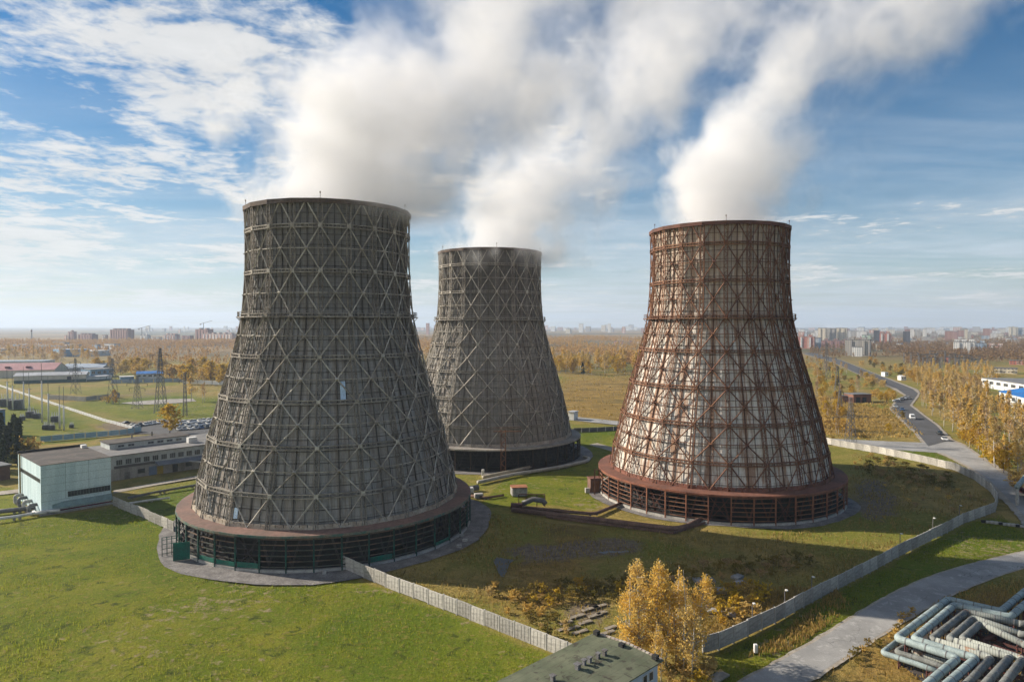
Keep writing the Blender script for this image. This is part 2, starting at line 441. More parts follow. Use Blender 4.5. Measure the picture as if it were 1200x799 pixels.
def ground_material():
    g = NG('ground')
    at = g.n('ShaderNodeVertexColor'); at.layer_name = 'zone'
    sp = g.n('ShaderNodeSeparateColor'); g.l(at.outputs[0], sp.inputs[0])
    far_a = at.outputs[1]
    pos = g.n('ShaderNodeNewGeometry').outputs['Position']
    n_big = g.noise(0.018, 4, 0.6, pos, 0.6)
    n_mid = g.noise(0.11, 5, 0.65, pos, 0.8)
    n_fine = g.noise(0.9, 6, 0.7, pos, 0.3)
    n_tuft = g.noise(3.2, 4, 0.7, pos)
    jit = g.M('ADD', g.M('MULTIPLY', g.M('SUBTRACT', n_mid, 0.5), 0.9), g.M('MULTIPLY', g.M('SUBTRACT', n_fine, 0.5), 0.7))
    lawn = g.rng(g.M('ADD', sp.outputs[0], jit), 0.35, 0.65)
    gold = g.rng(g.M('ADD', sp.outputs[1], jit), 0.30, 0.75)
    dirt = g.rng(g.M('ADD', sp.outputs[2], jit), 0.45, 0.70)
    olive = g.mix(g.rng(n_mid, 0.35, 0.68), (0.19, 0.152, 0.040), (0.33, 0.235, 0.075))
    olive = g.mix(g.rng(n_big, 0.40, 0.62), olive, (0.16, 0.165, 0.026))
    olive = g.mix(g.rng(n_fine, 0.50, 0.72), olive, (0.36, 0.255, 0.09))
    goldc = g.mix(g.rng(n_mid, 0.35, 0.65), (0.330, 0.215, 0.062), (0.215, 0.135, 0.040))
    goldc = g.mix(g.rng(n_fine, 0.48, 0.70), goldc, (0.145, 0.110, 0.022))
    goldc = g.mix(g.rng(g.noise(0.03, 6, 0.7, g.scaled((0.5, 1.6, 1), pos), 0.8), 0.50, 0.62, 0, 0.8), goldc, (0.125, 0.095, 0.034))
    goldc = g.mix(g.rng(g.noise(0.05, 5, 0.7, g.scaled((0.4, 1.8, 1), pos), 0.5), 0.56, 0.66, 0, 0.7), goldc, (0.40, 0.29, 0.12))
    lawnc = g.mix(g.rng(n_mid, 0.36, 0.64), (0.118, 0.148, 0.010), (0.190, 0.188, 0.019))
    lawnc = g.mix(g.rng(n_big, 0.42, 0.62), lawnc, (0.095, 0.135, 0.009))
    lawnc = g.mix(g.rng(n_fine, 0.50, 0.70), lawnc, (0.21, 0.165, 0.045))
    lawnc = g.mix(g.rng(g.M('ADD', g.M('MULTIPLY', g.noise(0.45, 5, 0.7, pos), 0.6), g.M('MULTIPLY', g.noise(0.03, 3, 0.5, pos), 0.45)), 0.585, 0.66), lawnc, (0.25, 0.205, 0.11))
    lawnc = g.mix(g.rng(g.noise(0.28, 6, 0.7, pos, 1.0), 0.54, 0.66), lawnc, (0.060, 0.078, 0.010))
    dirtc = g.mix(g.rng(n_fine, 0.35, 0.65), (0.23, 0.18, 0.13), (0.13, 0.10, 0.07))
    col = g.mix(gold, olive, goldc)
    col = g.mix(lawn, col, lawnc)
    col = g.mix(dirt, col, dirtc)
    farc = g.mix(g.rng(g.noise(0.0022, 5, 0.65, pos, 0.5), 0.40, 0.60), (0.29, 0.195, 0.085), (0.165, 0.12, 0.062))
    farc = g.mix(g.rng(g.noise(0.0007, 4, 0.6, pos, 0.5), 0.45, 0.60), farc, (0.085, 0.085, 0.05))
    col = g.mix(far_a, col, farc)
    k = g.rng(n_tuft, 0.25, 0.75, 0.68, 1.25)
    cc = g.n('ShaderNodeCombineXYZ')
    for i in range(3): g.l(k, cc.inputs[i])
    col = g.mix(1.0, col, cc.outputs[0], 'MULTIPLY')
    h = g.M('ADD', n_tuft, g.M('MULTIPLY', n_fine, 2.0))
    g.bump(h, 0.8, 0.25)
    return g.done(col, 0.95, spec=0.1)

def axis(lo, hi, step, end_lo, end_hi):
    a = list(np.arange(lo, hi, step))
    s, x = step, hi
    while x < end_hi: a.append(x); s *= 1.12; x += s
    a.append(end_hi)
    s, x = step, lo
    b = []
    while x > end_lo: s *= 1.12; x -= s; b.append(x)
    b[-1] = end_lo
    return np.array(sorted(set(b + a)))

GX = axis(-190, 240, 1.8, -14000, 14000)
GY = axis(55, 330, 1.8, -600, 14500)
gx, gy = np.meshgrid(GX, GY)
def soft(polys, x, y):
    w = np.zeros(x.shape)
    for p in polys:
        w = np.maximum(w, in_poly(x, y, p).astype(float))
    return w
zr = soft([LAWN, LAWN2] + GREEN_MID, gx, gy); zg = soft(GOLD, gx, gy); zb = soft(DIRT, gx, gy)
zb = np.maximum(zb, 0.8 * (poly_dist(gx, gy, FENCE_C) < 1.0))
def blur(a, n, it=3):
    for _ in range(it):
        for ax in (0, 1):
            p = np.pad(a, [(n, n) if k == ax else (0, 0) for k in (0, 1)], 'edge')
            cs = np.cumsum(np.insert(p, 0, 0, ax), ax)
            a = (np.take(cs, range(2 * n + 1, cs.shape[ax]), ax) - np.take(cs, range(0, cs.shape[ax] - 2 * n - 1), ax)) / (2 * n + 1)
    return a
zr = blur(zr, 1, 2); zg = blur(zg, 3, 3); zb = blur(zb, 2, 3)
za = np.clip((gy - 700) / 500, 0, 1)
gz = np.zeros(gx.shape)
mask = (gy > 0) & (gy < 420)
rolls = (np.sin(gx * 0.11 + 1.3 * np.sin(gy * 0.07)) * np.sin(gy * 0.13 + np.sin(gx * 0.05)) * 0.16 - 0.17)
gz += np.where(mask, rolls, -0.17)
V = np.stack([gx, gy, gz], -1).reshape(-1, 3)
ny, nx = gx.shape
idx = np.arange(nx * ny).reshape(ny, nx)
Q = np.stack([idx[:-1, :-1], idx[:-1, 1:], idx[1:, 1:], idx[1:, :-1]], -1).reshape(-1, 4)
zone = np.stack([zr, zg, zb, za], -1).reshape(-1, 4)
tag(link('ground', np_mesh('ground', V, Q, ground_material(), {'zone': zone}, True)), kind='structure')

def flat(name, mb, m): return tag(mb.build(name, m), kind='structure')
mid = lambda a, b, f=0.5: [((1 - f) * p[0] + f * q[0], (1 - f) * p[1] + f * q[1]) for p, q in zip(a, b)]
def widen(l, r, d):
    out = []
    for p, q in zip(l, r):
        dx, dy = q[0] - p[0], q[1] - p[1]; n = math.hypot(dx, dy)
        out.append(((p[0] - dx / n * d, p[1] - dy / n * d), (q[0] + dx / n * d, q[1] + dy / n * d)))
    return [o[0] for o in out], [o[1] for o in out]
def rough(l, r, wob=0.35, step=2.0):
    """Resample the two edges and let them wander, as worn road edges do."""
    L3, R3 = [], []
    for i in range(len(l) - 1):
        n = max(1, int(max(math.dist(l[i], l[i + 1]), math.dist(r[i], r[i + 1])) / step))
        for k in range(n):
            f = k / n
            a = [l[i][q] + (l[i + 1][q] - l[i][q]) * f for q in (0, 1)]; b = [r[i][q] + (r[i + 1][q] - r[i][q]) * f for q in (0, 1)]
            d = math.dist(a, b) + 1e-6; u = ((b[0] - a[0]) / d, (b[1] - a[1]) / d)
            j0, j1 = (mnoise.noise((a[0] * .4, a[1] * .4, 1)) + rnd.uniform(-.4, .4)) * wob, (mnoise.noise((b[0] * .4, b[1] * .4, 5)) + rnd.uniform(-.4, .4)) * wob
            L3.append((a[0] - u[0] * j0, a[1] - u[1] * j0)); R3.append((b[0] + u[0] * j1, b[1] + u[1] * j1))
    return L3 + [l[-1]], R3 + [r[-1]]
flat('road', MB().strip(*rough(ROAD_NEAR_L, ROAD_NEAR_R, 0.12, 1.5), 0.060), MT['asphalt'])
l2, r2 = widen(ROAD_NEAR_L, ROAD_NEAR_R, 0.7)
flat('road_shoulder', MB().strip(*rough(l2, r2, 0.30, 1.5), 0.045), MT['dust'])
l2, r2 = rough(*widen(ROAD_MAIN_L, ROAD_MAIN_R, 3.4), 1.0)
flat('road_shoulder', MB().strip(l2, r2, 0.050), MT['dust'])
flat('road', MB().strip(ROAD_MAIN_L[:7], ROAD_MAIN_R[:7], 0.085), MT['asphalt'])
flat('road', MB().strip(ROAD_MAIN_L[6:], ROAD_MAIN_R[6:], 0.080), MT['old_asphalt'])
flat('road', MB().strip(*rough(ROAD_SIDE_L, ROAD_SIDE_R, 0.5), 0.068), MT['asphalt'])
# branch road behind the power line on the right, and pale tracks on the left
flat('path', MB().strip(P2((133, 574.5), (180, 566), (232, 557), (262, 553)), P2((133, 578), (180, 569), (232, 560), (262, 556)), 0.06), MT['dust'])
flat('path', MB().strip(P2((-20, 578), (22, 573)), P2((-20, 582), (24, 577)), 0.06), MT['dust'])
flat('car_park', MB().sheet(P2((150, 500), (178, 493), (290, 489), (290, 506), (240, 510), (158, 508)), 0.05), MT['old_asphalt'])
flat('pavement', MB().sheet(P2((142, 472), (170, 469.5), (200, 467.5), (226, 467), (230, 470), (205, 472.5), (180, 473.5), (160, 474.3)), 0.055), pm('pale_pavement', (0.36, 0.33, 0.30), (0.22, 0.20, 0.17), 0.2))
flat('path', MB().strip(P2((700, 519), (735, 529), (770, 540)), P2((690, 521), (725, 531), (760, 542)), 0.055), MT['dust'])
# the puddle beside the near tower
_w = NG('pond_water')
flat('pond', MB().sheet(P2((578, 657), (582, 652.5), (588, 653.5), (594, 655), (601, 655.5), (602, 657), (597, 660), (595, 666), (593, 671), (590, 676), (587, 675), (584, 671), (582, 665)), 0.045), _w.done((0.075, 0.09, 0.105), 0.28, spec=0.5))
flat('pond', MB().sheet(P2((700, 647), (714, 645.4), (722, 645.8), (735, 644.6), (738, 646), (727, 647.6), (716, 647.2), (708, 648.6)), 0.045), _w.m)
# ---------------------------------------------------------------- cooling towers
LV = [7.6, 14.3, 24.0, 33.4, 43.0, 52.3, 62.2, 72.2, 78.0]
RV = [31.2, 29.9, 27.6, 25.0, 22.1, 19.9, 19.1, 19.0, 19.25]
NS = 20
DA = 2 * math.pi / NS
def rad(z): return float(np.interp(z, LV, RV))

def shell_material(name, base, dirt, stain, wet, amount, patch):
    g = NG(name)
    sp = g.n('ShaderNodeSeparateXYZ'); g.l(g.obj, sp.inputs[0])
    ang = g.M('MULTIPLY', g.M('ARCTAN2', sp.outputs[0], g.M('MULTIPLY', sp.outputs[1], -1.0)), NS / (2 * math.pi))
    cv = g.n('ShaderNodeCombineXYZ'); g.l(g.M('MULTIPLY', ang, 8.0), cv.inputs[0]); g.l(g.M('MULTIPLY', sp.outputs[2], 0.10), cv.inputs[1])
    run = g.noise(1.0, 6, 0.65, cv.outputs[0], 0.25)                 # stains running down the sheets
    pv = g.n('ShaderNodeCombineXYZ'); g.l(g.M('FLOOR', g.M('MULTIPLY', ang, 4.0)), pv.inputs[0]); g.l(g.M('FLOOR', g.M('MULTIPLY', sp.outputs[2], 0.42)), pv.inputs[1])
    wn = g.n('ShaderNodeTexWhiteNoise'); wn.noise_dimensions = '3D'; g.l(pv.outputs[0], wn.inputs['Vector'])
    big = g.noise(0.06, 4, 0.6)
    col = g.mix(g.rng(run, 0.42, 0.66), base, dirt)
    col = g.mix(g.M('MULTIPLY', g.rng(wn.outputs[0], 0.0, 1.0), patch), col, tuple(x * 1.5 for x in base))
    # rust is heaviest beside the ribs
    rib = g.M('ABSOLUTE', g.M('SUBTRACT', g.M('FRACT', g.M('ADD', ang, RIB_SHIFT)), 0.5))
    near = g.rng(rib, 0.18, 0.5)
    sf = g.M('MULTIPLY', g.rng(g.M('ADD', g.noise(1.3, 6, 0.7, cv.outputs[0]), g.M('MULTIPLY', near, 0.16)), 0.50, 0.68), amount)
    col = g.mix(sf, col, stain)
    col = g.mix(g.M('MULTIPLY', g.rng(g.M('ADD', sp.outputs[2], g.M('MULTIPLY', big, 50.0)), 66, 100), 0.75), col, wet)
    seam = g.M('ABSOLUTE', g.M('SUBTRACT', g.M('FRACT', g.M('MULTIPLY', sp.outputs[2], 0.42)), 0.5))
    vseam = g.M('ABSOLUTE', g.M('SUBTRACT', g.M('FRACT', g.M('MULTIPLY', ang, 4.0)), 0.5))
    ln = g.M('MAXIMUM', g.rng(seam, 0.455, 0.50), g.rng(vseam, 0.46, 0.50, 0.0, 0.6))
    col = g.mix(g.M('MULTIPLY', ln, 0.45), col, tuple(x * 0.35 for x in dirt))
    wave = g.M('SINE', g.M('MULTIPLY', ang, 150.0))
    g.bump(wave, 0.25, 0.05)
    return g.done(col, 0.9, spec=0.2)

def tower(D, az, off, label, M, extra=None):
    phi = R(az)
    root = thing('cooling_tower', label, 'cooling tower', (D * math.sin(phi), D * math.cos(phi), 0), -phi)
    def P(u, z, dr=0.0):
        t = R(off) + u * DA
        r = rad(z) + dr
        return Vector((r * math.sin(t), -r * math.cos(t), z))
    def Qp(u, z, dr=0.0):
        k = math.floor(u + 1e-9); f = u - k
        return P(k, z, dr).lerp(P(k + 1, z, dr), f)
    global RIB_SHIFT
    RIB_SHIFT = 0.5 - off / 18.0
    ST = 0.8                                                           # lattice stands off the sheets
    # shell: outer sheets, inner face, lip
    zs = sorted(set(LV))
    mb = MB()
    n = len(zs)
    vs = [P(k, z) for z in zs for k in range(NS)] + [P(k, z, -0.35) for z in zs for k in range(NS)]
    fs = []
    for i in range(n - 1):
        for k in range(NS):
            k2 = (k + 1) % NS
            fs.append((i * NS + k, i * NS + k2, (i + 1) * NS + k2, (i + 1) * NS + k))
            o = n * NS
            fs.append((o + i * NS + k2, o + i * NS + k, o + (i + 1) * NS + k, o + (i + 1) * NS + k2))
    for k in range(NS):
        k2 = (k + 1) % NS
        a = (n - 1) * NS; o = n * NS
        fs.append((a + k, a + k2, o + a + k2, o + a + k)); fs.append((k2, k, o + k, o + k2))
    mb.add(vs, fs)
    mb.build('shell', shell_material(M['name'] + '_cladding', *M['shell']), root)
    # purlins and light vertical rails on the sheets
    mb = MB()
    z = 9.0
    while z < 77:
        for k in range(NS): mb.beam(P(k, z, 0.12), P(k + 1, z, 0.12), 0.13, 0.11, caps=False)
        z += 2.36
    for k in range(NS):
        for i in range(len(LV) - 1):
            for f, w in ((0.5, 0.22), (0.25, 0.07), (0.75, 0.07)):
                mb.beam(Qp(k + f, LV[i], 0.22), Qp(k + f, LV[i + 1], 0.22), w, 0.2, up=Qp(k + 0.5, 50).normalized(), caps=False)
    mb.build('purlin_lattice', M['lattice_dark'], root)
    # ribs: two chords laced together, one object per rib
    mb = MB()
    tan = Vector((math.cos(R(off)), math.sin(R(off)), 0))
    nrm = P(0, 50).copy(); nrm.z = 0; nrm.normalize()
    hw = 0.48
    for sgn in (-1, 1):
        for i in range(len(LV) - 1):
            mb.beam(P(0, LV[i], ST) + tan * hw * sgn, P(0, LV[i + 1], ST) + tan * hw * sgn, 0.16, 0.16, up=nrm, caps=False)
            mb.beam(P(0, LV[i], 0.15) + tan * hw * sgn, P(0, LV[i + 1], 0.15) + tan * hw * sgn, 0.14, 0.14, up=nrm, caps=False)
    z = 8.2; s = 1
    while z < 77:
        mb.beam(P(0, z, ST) + tan * hw * s, P(0, z + 1.05, ST) - tan * hw * s, 0.12, 0.08, up=nrm, caps=False)
        if s > 0:
            for q in (-1, 1): mb.beam(P(0, z, ST) + tan * hw * q, P(0, z, 0.1) + tan * hw * q, 0.12, caps=False)
        z += 1.05; s = -s
    rib = mb.build('rib', M['rib'], root)
    for k in range(1, NS):
        c = rib.copy(); COL.objects.link(c); c.parent = root; c.rotation_euler = (0, 0, k * DA)
    # ring beams
    for lv in LV[1:-1]:
        mb = MB()
        for k in range(NS):
            for dz in (-0.36, 0.36):
                mb.beam(P(k, lv + dz, ST + 0.1), P(k + 1, lv + dz, ST + 0.1), 0.2, 0.2, caps=False)
                mb.beam(P(k, lv + dz, 0.3), P(k + 1, lv + dz, 0.3), 0.14, 0.14, caps=False)
            nb = 7
            for j in range(nb):
                a, b = k + j / nb, k + (j + 0.5) / nb
                mb.beam(Qp(a, lv - 0.38, ST + 0.1), Qp(a, lv + 0.38, ST + 0.1), 0.13, 0.1, caps=False)
                mb.beam(Qp(a, lv, ST + 0.1), Qp(b, lv, 0.2), 0.1, 0.1, caps=False)
        mb.build('ring_beam', M['lattice'], root)
    # diagonals: one X per rib bay between rings, a half X at foot and rim; gusset plates at the crossings
    mb = MB()
    w = M['dw']
    mids = [(LV[i], LV[i + 1]) for i in range(1, len(LV) - 2)]
    for k in range(NS):
        upv = Qp(k + 0.5, 50).normalized()
        for a, b in mids:
            m = (a + b) / 2
            c = Qp(k + 0.5, m, ST + 0.05)
            for (u0, z0) in ((k, a), (k + 1, a), (k, b), (k + 1, b)):
                mb.beam(P(u0, z0, ST + 0.05), c, w, 0.24, up=upv, caps=False)
            mb.beam(c - upv * 0.02, c + upv * 0.22, 0.85, 0.85)
            mb.beam(P(k, m, ST), P(k + 1, m, ST), 0.17, 0.17, caps=False)
        for z0, z1 in ((LV[1], LV[0] + 0.15), (LV[-2], LV[-1] - 0.2)):
            c = Qp(k + 0.5, z1, ST)
            mb.beam(P(k, z0, ST), c, w, 0.24, up=upv, caps=False)
            mb.beam(P(k + 1, z0, ST), c, w, 0.24, up=upv, caps=False)
        for lv in LV[1:-1]:
            c = P(k, lv, ST + 0.12); nn = Vector((c.x, c.y, 0)).normalized()
            mb.beam(c - nn * 0.02, c + nn * 0.12, 0.9, 0.9)
    mb.build('bracing_lattice', M['brace'], root)
    # rim: walkway, fascia, posts
    mb = MB()
    for k in range(NS):
        k2 = k + 1
        a, b = 77.2, 78.25
        mb.add([P(k, 78, -0.4) + Vector((0, 0, .1)), P(k2, 78, -0.4) + Vector((0, 0, .1)), P(k2, 78, 0.95) + Vector((0, 0, .1)), P(k, 78, 0.95) + Vector((0, 0, .1))], [(0, 3, 2, 1), (0, 1, 2, 3)])
        mb.beam(P(k, 77.65, 1.0), P(k2, 77.65, 1.0), 0.14, 1.0, caps=False)
        mb.beam(P(k, 76.7, 0.2), P(k, 77.3, 1.0), 0.14)
    mb.build('rim_walkway', M['rim'], root)
    for k in range(0, NS, 4):
        l = MB().tube([P(k, 78, 0.4), P(k, 78, 0.4) + Vector((0, 0, 1.3))], 0.05, 6).tube([P(k, 78, 0.4) + Vector((0, 0, 1.3)), P(k, 78, 0.4) + Vector((0, 0, 1.7))], 0.14, 8)
        l.build('obstruction_lamp', M['rim'], root)
    # gallery half way up
    mb = MB()
    for k in range(NS):
        z = 52.0
        mb.add([P(k, z, .75), P(k + 1, z, .75), P(k + 1, z, 1.7), P(k, z, 1.7)], [(0, 3, 2, 1)])
        mb.add([P(k, z - .18, .75), P(k + 1, z - .18, .75), P(k + 1, z - .18, 1.7), P(k, z - .18, 1.7)], [(0, 1, 2, 3)])
        mb.beam(P(k, z - .09, 1.7), P(k + 1, z - .09, 1.7), 0.1, 0.24, caps=False)
        mb.beam(P(k, z - 1.6, .2), P(k, z, 2.0), 0.16)
    gal = mb.build('gallery', M['lattice'], root)
    mb = MB()
    for k in range(NS):
        for h in (0.6, 1.15): mb.beam(P(k, 52.0, 1.7) + Vector((0, 0, h)), P(k + 1, 52.0, 1.7) + Vector((0, 0, h)), 0.08, caps=False)
        for j in range(4): mb.beam(Qp(k + j / 4, 52, 1.7), Qp(k + j / 4, 52, 1.7) + Vector((0, 0, 1.2)), 0.09)
    mb.build('railing', M['lattice'], gal)
    # foot: curb of blocks under the sheets
    mb = MB()
    for k in range(NS):
        for j in range(6):
            a, b = Qp(k + (j + 0.06) / 6, 8.0, 0.55), Qp(k + (j + 0.94) / 6, 8.0, 0.55)
            mb.beam(a + Vector((0, 0, .3)), b + Vector((0, 0, .3)), 0.5, 0.75)
        mb.beam(P(k, 8.0, 0.3) - Vector((0, 0, .1)), P(k + 1, 8.0, 0.3) - Vector((0, 0, .1)), 1.0, 0.5)
    mb.build('curb', M['curb'], root)
    # skirt roof
    NB = 40
    def S(u, r, z):
        t = R(off) + u * 2 * math.pi / NB
        return Vector((r * math.sin(t), -r * math.cos(t), z))
    RB = 35.0
    mb = MB()
    for k in range(NB):
        mb.add([S(k, 31.0, 7.75), S(k + 1, 31.0, 7.75), S(k + 1, RB + .25, 7.55), S(k, RB + .25, 7.55)], [(0, 3, 2, 1)])
        mb.add([S(k, 31.0, 7.55), S(k + 1, 31.0, 7.55), S(k + 1, RB + .25, 7.35), S(k, RB + .25, 7.35)], [(0, 1, 2, 3)])
    sk = mb.build('skirt_roof', M['skirt'], root)
    mb = MB()
    for k in range(NB): mb.beam(S(k, RB + .3, 7.3), S(k + 1, RB + .3, 7.3), 0.16, 0.5, caps=False)
    mb.build('fascia', M['fascia'], sk)
    # near black drum painting the shade inside, ground beam and raking columns
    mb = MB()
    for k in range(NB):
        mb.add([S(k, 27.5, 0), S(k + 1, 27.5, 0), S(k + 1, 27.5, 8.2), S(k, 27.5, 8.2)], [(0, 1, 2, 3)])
    mb.build('shade_drum', MT['dark'], root)
    mb = MB()
    for k in range(NB):
        mb.beam(S(k, 31.3, 0.1), S(k + 0.5, 31.0, 8), 0.42, up=(0, 1, 0.1)); mb.beam(S(k + 0.5, 31.0, 8), S(k + 1, 31.3, 0.1), 0.42, up=(0, 1, 0.1))
    mb.build('raking_column_lattice', M['louvre_dark'], root)
    mb = MB()
    for k in range(NB): mb.beam(S(k, RB - .1, 0.3), S(k + 1, RB - .1, 0.3), 0.7, 0.6, caps=False)
    mb.build('plinth', M['plinth'], root)
    # posts and louvre bays
    p0 = MB().beam(S(0, RB + .12, 0), S(0, RB + .12, 7.4), 0.34, 0.30, up=(1, 0, 0)).build('post', M['post'], root)
    mb = MB()
    for h in np.linspace(1.15, 6.75, 6):
        mb.beam(S(0.03, RB, h), S(0.97, RB, h), 0.14, 0.20)
    b0 = mb.build('louvre', M['louvre'], root)
    mb = MB()
    for h in np.linspace(1.15, 6.75, 6):
        mb.beam(S(0.03, RB, h), S(0.97, RB, h), 0.12, 0.14)
    mb.beam(S(0.05, RB - 0.3, 0.8), S(0.95, RB - 0.3, 6.8), 0.16); mb.beam(S(0.05, RB - 0.3, 6.8), S(0.95, RB - 0.3, 0.8), 0.16)
    b1 = mb.build('louvre', M['louvre_dark'], root)
    rr = random.Random(int(D))
    b0n = b1n = 0
    for k in range(NB):
        if k:
            c = p0.copy(); COL.objects.link(c); c.parent = root; c.rotation_euler = (0, 0, k * 2 * math.pi / NB)
        use1 = rr.random() < M['open']
        src = b1 if use1 else b0
        first = (b1n if use1 else b0n) == 0
        if use1: b1n += 1
        else: b0n += 1
        if first: c = src
        else: c = src.copy(); COL.objects.link(c); c.parent = root
        c.rotation_euler = (0, 0, k * 2 * math.pi / NB)
        if M.get('infill') and rr.random() < 0.45:
            hh = rr.choice((0.7, 0.9, 1.1))
            MB().beam(S(k + .06, RB + .05, 0.75 + hh / 2), S(k + .94, RB + .05, 0.75 + hh / 2), 0.08, hh).build('infill_panel', M['infill'], root)
    if extra: extra(root, P, Qp, S)
    # apron
    mb = MB()
    nA = 72
    vs, rr2 = [], random.Random(int(D) + 5)
    lf, rt = [], []
    for k in range(nA + 1):
        t = 2 * math.pi * k / nA
        ro = M['apron'] + 0.9 * math.sin(3 * t + D) + 0.6 * math.sin(7 * t) + (rr2.random() - .5) * .5 if k < nA else None
        if ro is None: ro = lf0
        if k == 0: lf0 = ro
        c = Vector((D * math.sin(phi), D * math.cos(phi)))
        lf.append((c.x + ro * math.sin(t), c.y - ro * math.cos(t))); rt.append((c.x + 34.6 * math.sin(t), c.y - 34.6 * math.cos(t)))
    flat('pavement', MB().strip(rt, lf, 0.045), MT['apron'])
    flat('shade_floor', MB().sheet([(c.x + 34.55 * math.sin(2 * math.pi * k / 48), c.y - 34.55 * math.cos(2 * math.pi * k / 48)) for k in range(48)], 0.05), MT['dark'])  # near black sheet, painted for the shade under the tower
    return root

def dim(c, k): return tuple(x * k for x in c)
grey_l = pm('galvanised_lattice', (0.35, 0.32, 0.275), (0.19, 0.165, 0.14), 0.25, grime=0.35)
grey_d = pm('dark_lattice', (0.10, 0.09, 0.078), (0.065, 0.056, 0.048), 0.3)
grey_b = pm('pale_brace', (0.47, 0.435, 0.375), (0.25, 0.22, 0.18), 0.18, grime=0.3)
rust_l = pm('rusted_lattice', (0.25, 0.125, 0.070), (0.15, 0.07, 0.043), 0.3, grime=0.3)
rust_d = pm('dark_rust', (0.115, 0.055, 0.036), (0.07, 0.034, 0.024), 0.3)
green_p = pm('green_post_paint', (0.012, 0.085, 0.062), (0.03, 0.05, 0.04), 0.4)
M1 = dict(name='near', dw=.22, rib=pm('weathered_rib', (0.26, 0.23, 0.195), (0.14, 0.12, 0.098), 0.3, grime=0.35), shell=((0.305, 0.288, 0.266), (0.19, 0.176, 0.16), (0.18, 0.13, 0.095), (0.175, 0.165, 0.154), 0.45, 0.12), lattice=grey_l, lattice_dark=grey_d, brace=grey_b,
          rim=pm('rim_rust', (0.11, 0.075, 0.055), (0.07, 0.05, 0.04), 0.3), curb=pm('curb_near', (0.46, 0.40, 0.32), (0.30, 0.24, 0.18), 0.4), skirt=pm('red_roof_sheet', (0.215, 0.125, 0.098), (0.15, 0.10, 0.08), 0.15),
          fascia=pm('teal_fascia', (0.06, 0.13, 0.11), (0.20, 0.16, 0.12), 0.4), plinth=MT['concrete'], post=green_p, louvre=pm('near_louvre', (0.16, 0.10, 0.07), (0.05, 0.06, 0.05), 0.3), louvre_dark=pm('near_louvre_dark', (0.06, 0.055, 0.05), (0.04, 0.03, 0.03), 0.4),
          open=0.4, infill=pm('green_panel', (0.01, 0.14, 0.095), (0.02, 0.09, 0.07), 0.5), apron=40.5)
M2 = dict(name='middle', dw=.26, rib=grey_l, shell=((0.315, 0.298, 0.272), (0.20, 0.186, 0.168), (0.15, 0.11, 0.08), (0.085, 0.075, 0.066), 0.4, 0.10), lattice=grey_l, lattice_dark=pm('mid_lattice', (0.15, 0.135, 0.118), (0.10, 0.09, 0.078), 0.3), brace=grey_b,
          rim=M1['rim'], curb=pm('curb_mid', (0.50, 0.45, 0.38), (0.34, 0.30, 0.25), 0.4), skirt=pm('grey_roof_sheet', (0.30, 0.275, 0.24), (0.2, 0.18, 0.16), 0.15), fascia=pm('grey_fascia', (0.38, 0.35, 0.31), (0.26, 0.23, 0.2), 0.3),
          plinth=MT['dark'], post=pm('black_post', (0.035, 0.033, 0.033), (0.06, 0.04, 0.03), 0.4), louvre=pm('mid_louvre', (0.05, 0.045, 0.043), (0.035, 0.03, 0.03), 0.4), louvre_dark=pm('mid_louvre_dark', (0.045, 0.04, 0.04), (0.03, 0.028, 0.028), 0.4), open=0.5, apron=39.5)
M3 = dict(name='red', dw=.26, rib=rust_l, shell=((0.68, 0.65, 0.59), (0.50, 0.43, 0.345), (0.27, 0.13, 0.065), (0.45, 0.355, 0.27), 0.85, 0.12), lattice=rust_l, lattice_dark=rust_d, brace=pm('rusted_brace', (0.215, 0.105, 0.060), (0.13, 0.06, 0.038), 0.3, grime=0.3),
          rim=pm('rim_red', (0.15, 0.065, 0.045), (0.09, 0.045, 0.033), 0.3), curb=pm('curb_red', (0.22, 0.09, 0.06), (0.13, 0.06, 0.045), 0.4), skirt=pm('rust_roof_sheet', (0.20, 0.085, 0.055), (0.13, 0.062, 0.045), 0.15), fascia=pm('rust_fascia', (0.25, 0.095, 0.055), (0.15, 0.06, 0.04), 0.3),
          plinth=MT['concrete'], post=pm('rust_post', (0.25, 0.105, 0.058), (0.15, 0.065, 0.04), 0.3), louvre=pm('rust_louvre', (0.24, 0.12, 0.068), (0.13, 0.062, 0.04), 0.3), louvre_dark=pm('rust_louvre_dark', (0.11, 0.05, 0.035), (0.06, 0.03, 0.025), 0.3), open=0.15, apron=37.5)

def near_extra(root, P, Qp, S):
    # one pale blue sheet, a second by the foot, gates by the fence
    off = R(-5.6)
    def panel(deg, z0, z1, w, m):
        u = (R(deg) - off) / DA
        du = w / (rad(z0) * DA) / 2
        MB().add([Qp(u - du, z0, .42), Qp(u + du, z0, .42), Qp(u + du, z1, .42), Qp(u - du, z1, .42)], [(0, 1, 2, 3)]).build('translucent_panel', m, root)
    pb = pm('pale_blue_sheet', (0.52, 0.66, 0.80), (0.42, 0.56, 0.72), 0.5)
    panel(6.2, 33.6, 37.7, 1.15, pb)
    panel(-39, 9.2, 11.4, 1.0, pb)
    gate = MB()
    a = S(-5.55, 35.4, 0)
    gate.beam(a + Vector((0, 0, 2)), a + Vector((-3.2, -0.6, 2)), 0.12, 3.8)
    gate.build('gate', M1['infill'], root)
    mb = MB()
    b = S(-6.5, 35.3, 0)
    for i in range(5): mb.beam(b + Vector((-0.9 * i, -0.3 * i, 0)), b + Vector((-0.9 * i, -0.3 * i, 4.2)), 0.14)
    for h in (0.6, 1.6, 2.6, 3.6, 4.1): mb.beam(b + Vector((0, 0, h)), b + Vector((-3.6, -1.2, h)), 0.1)
    mb.build('screen_lattice', green_p, root)

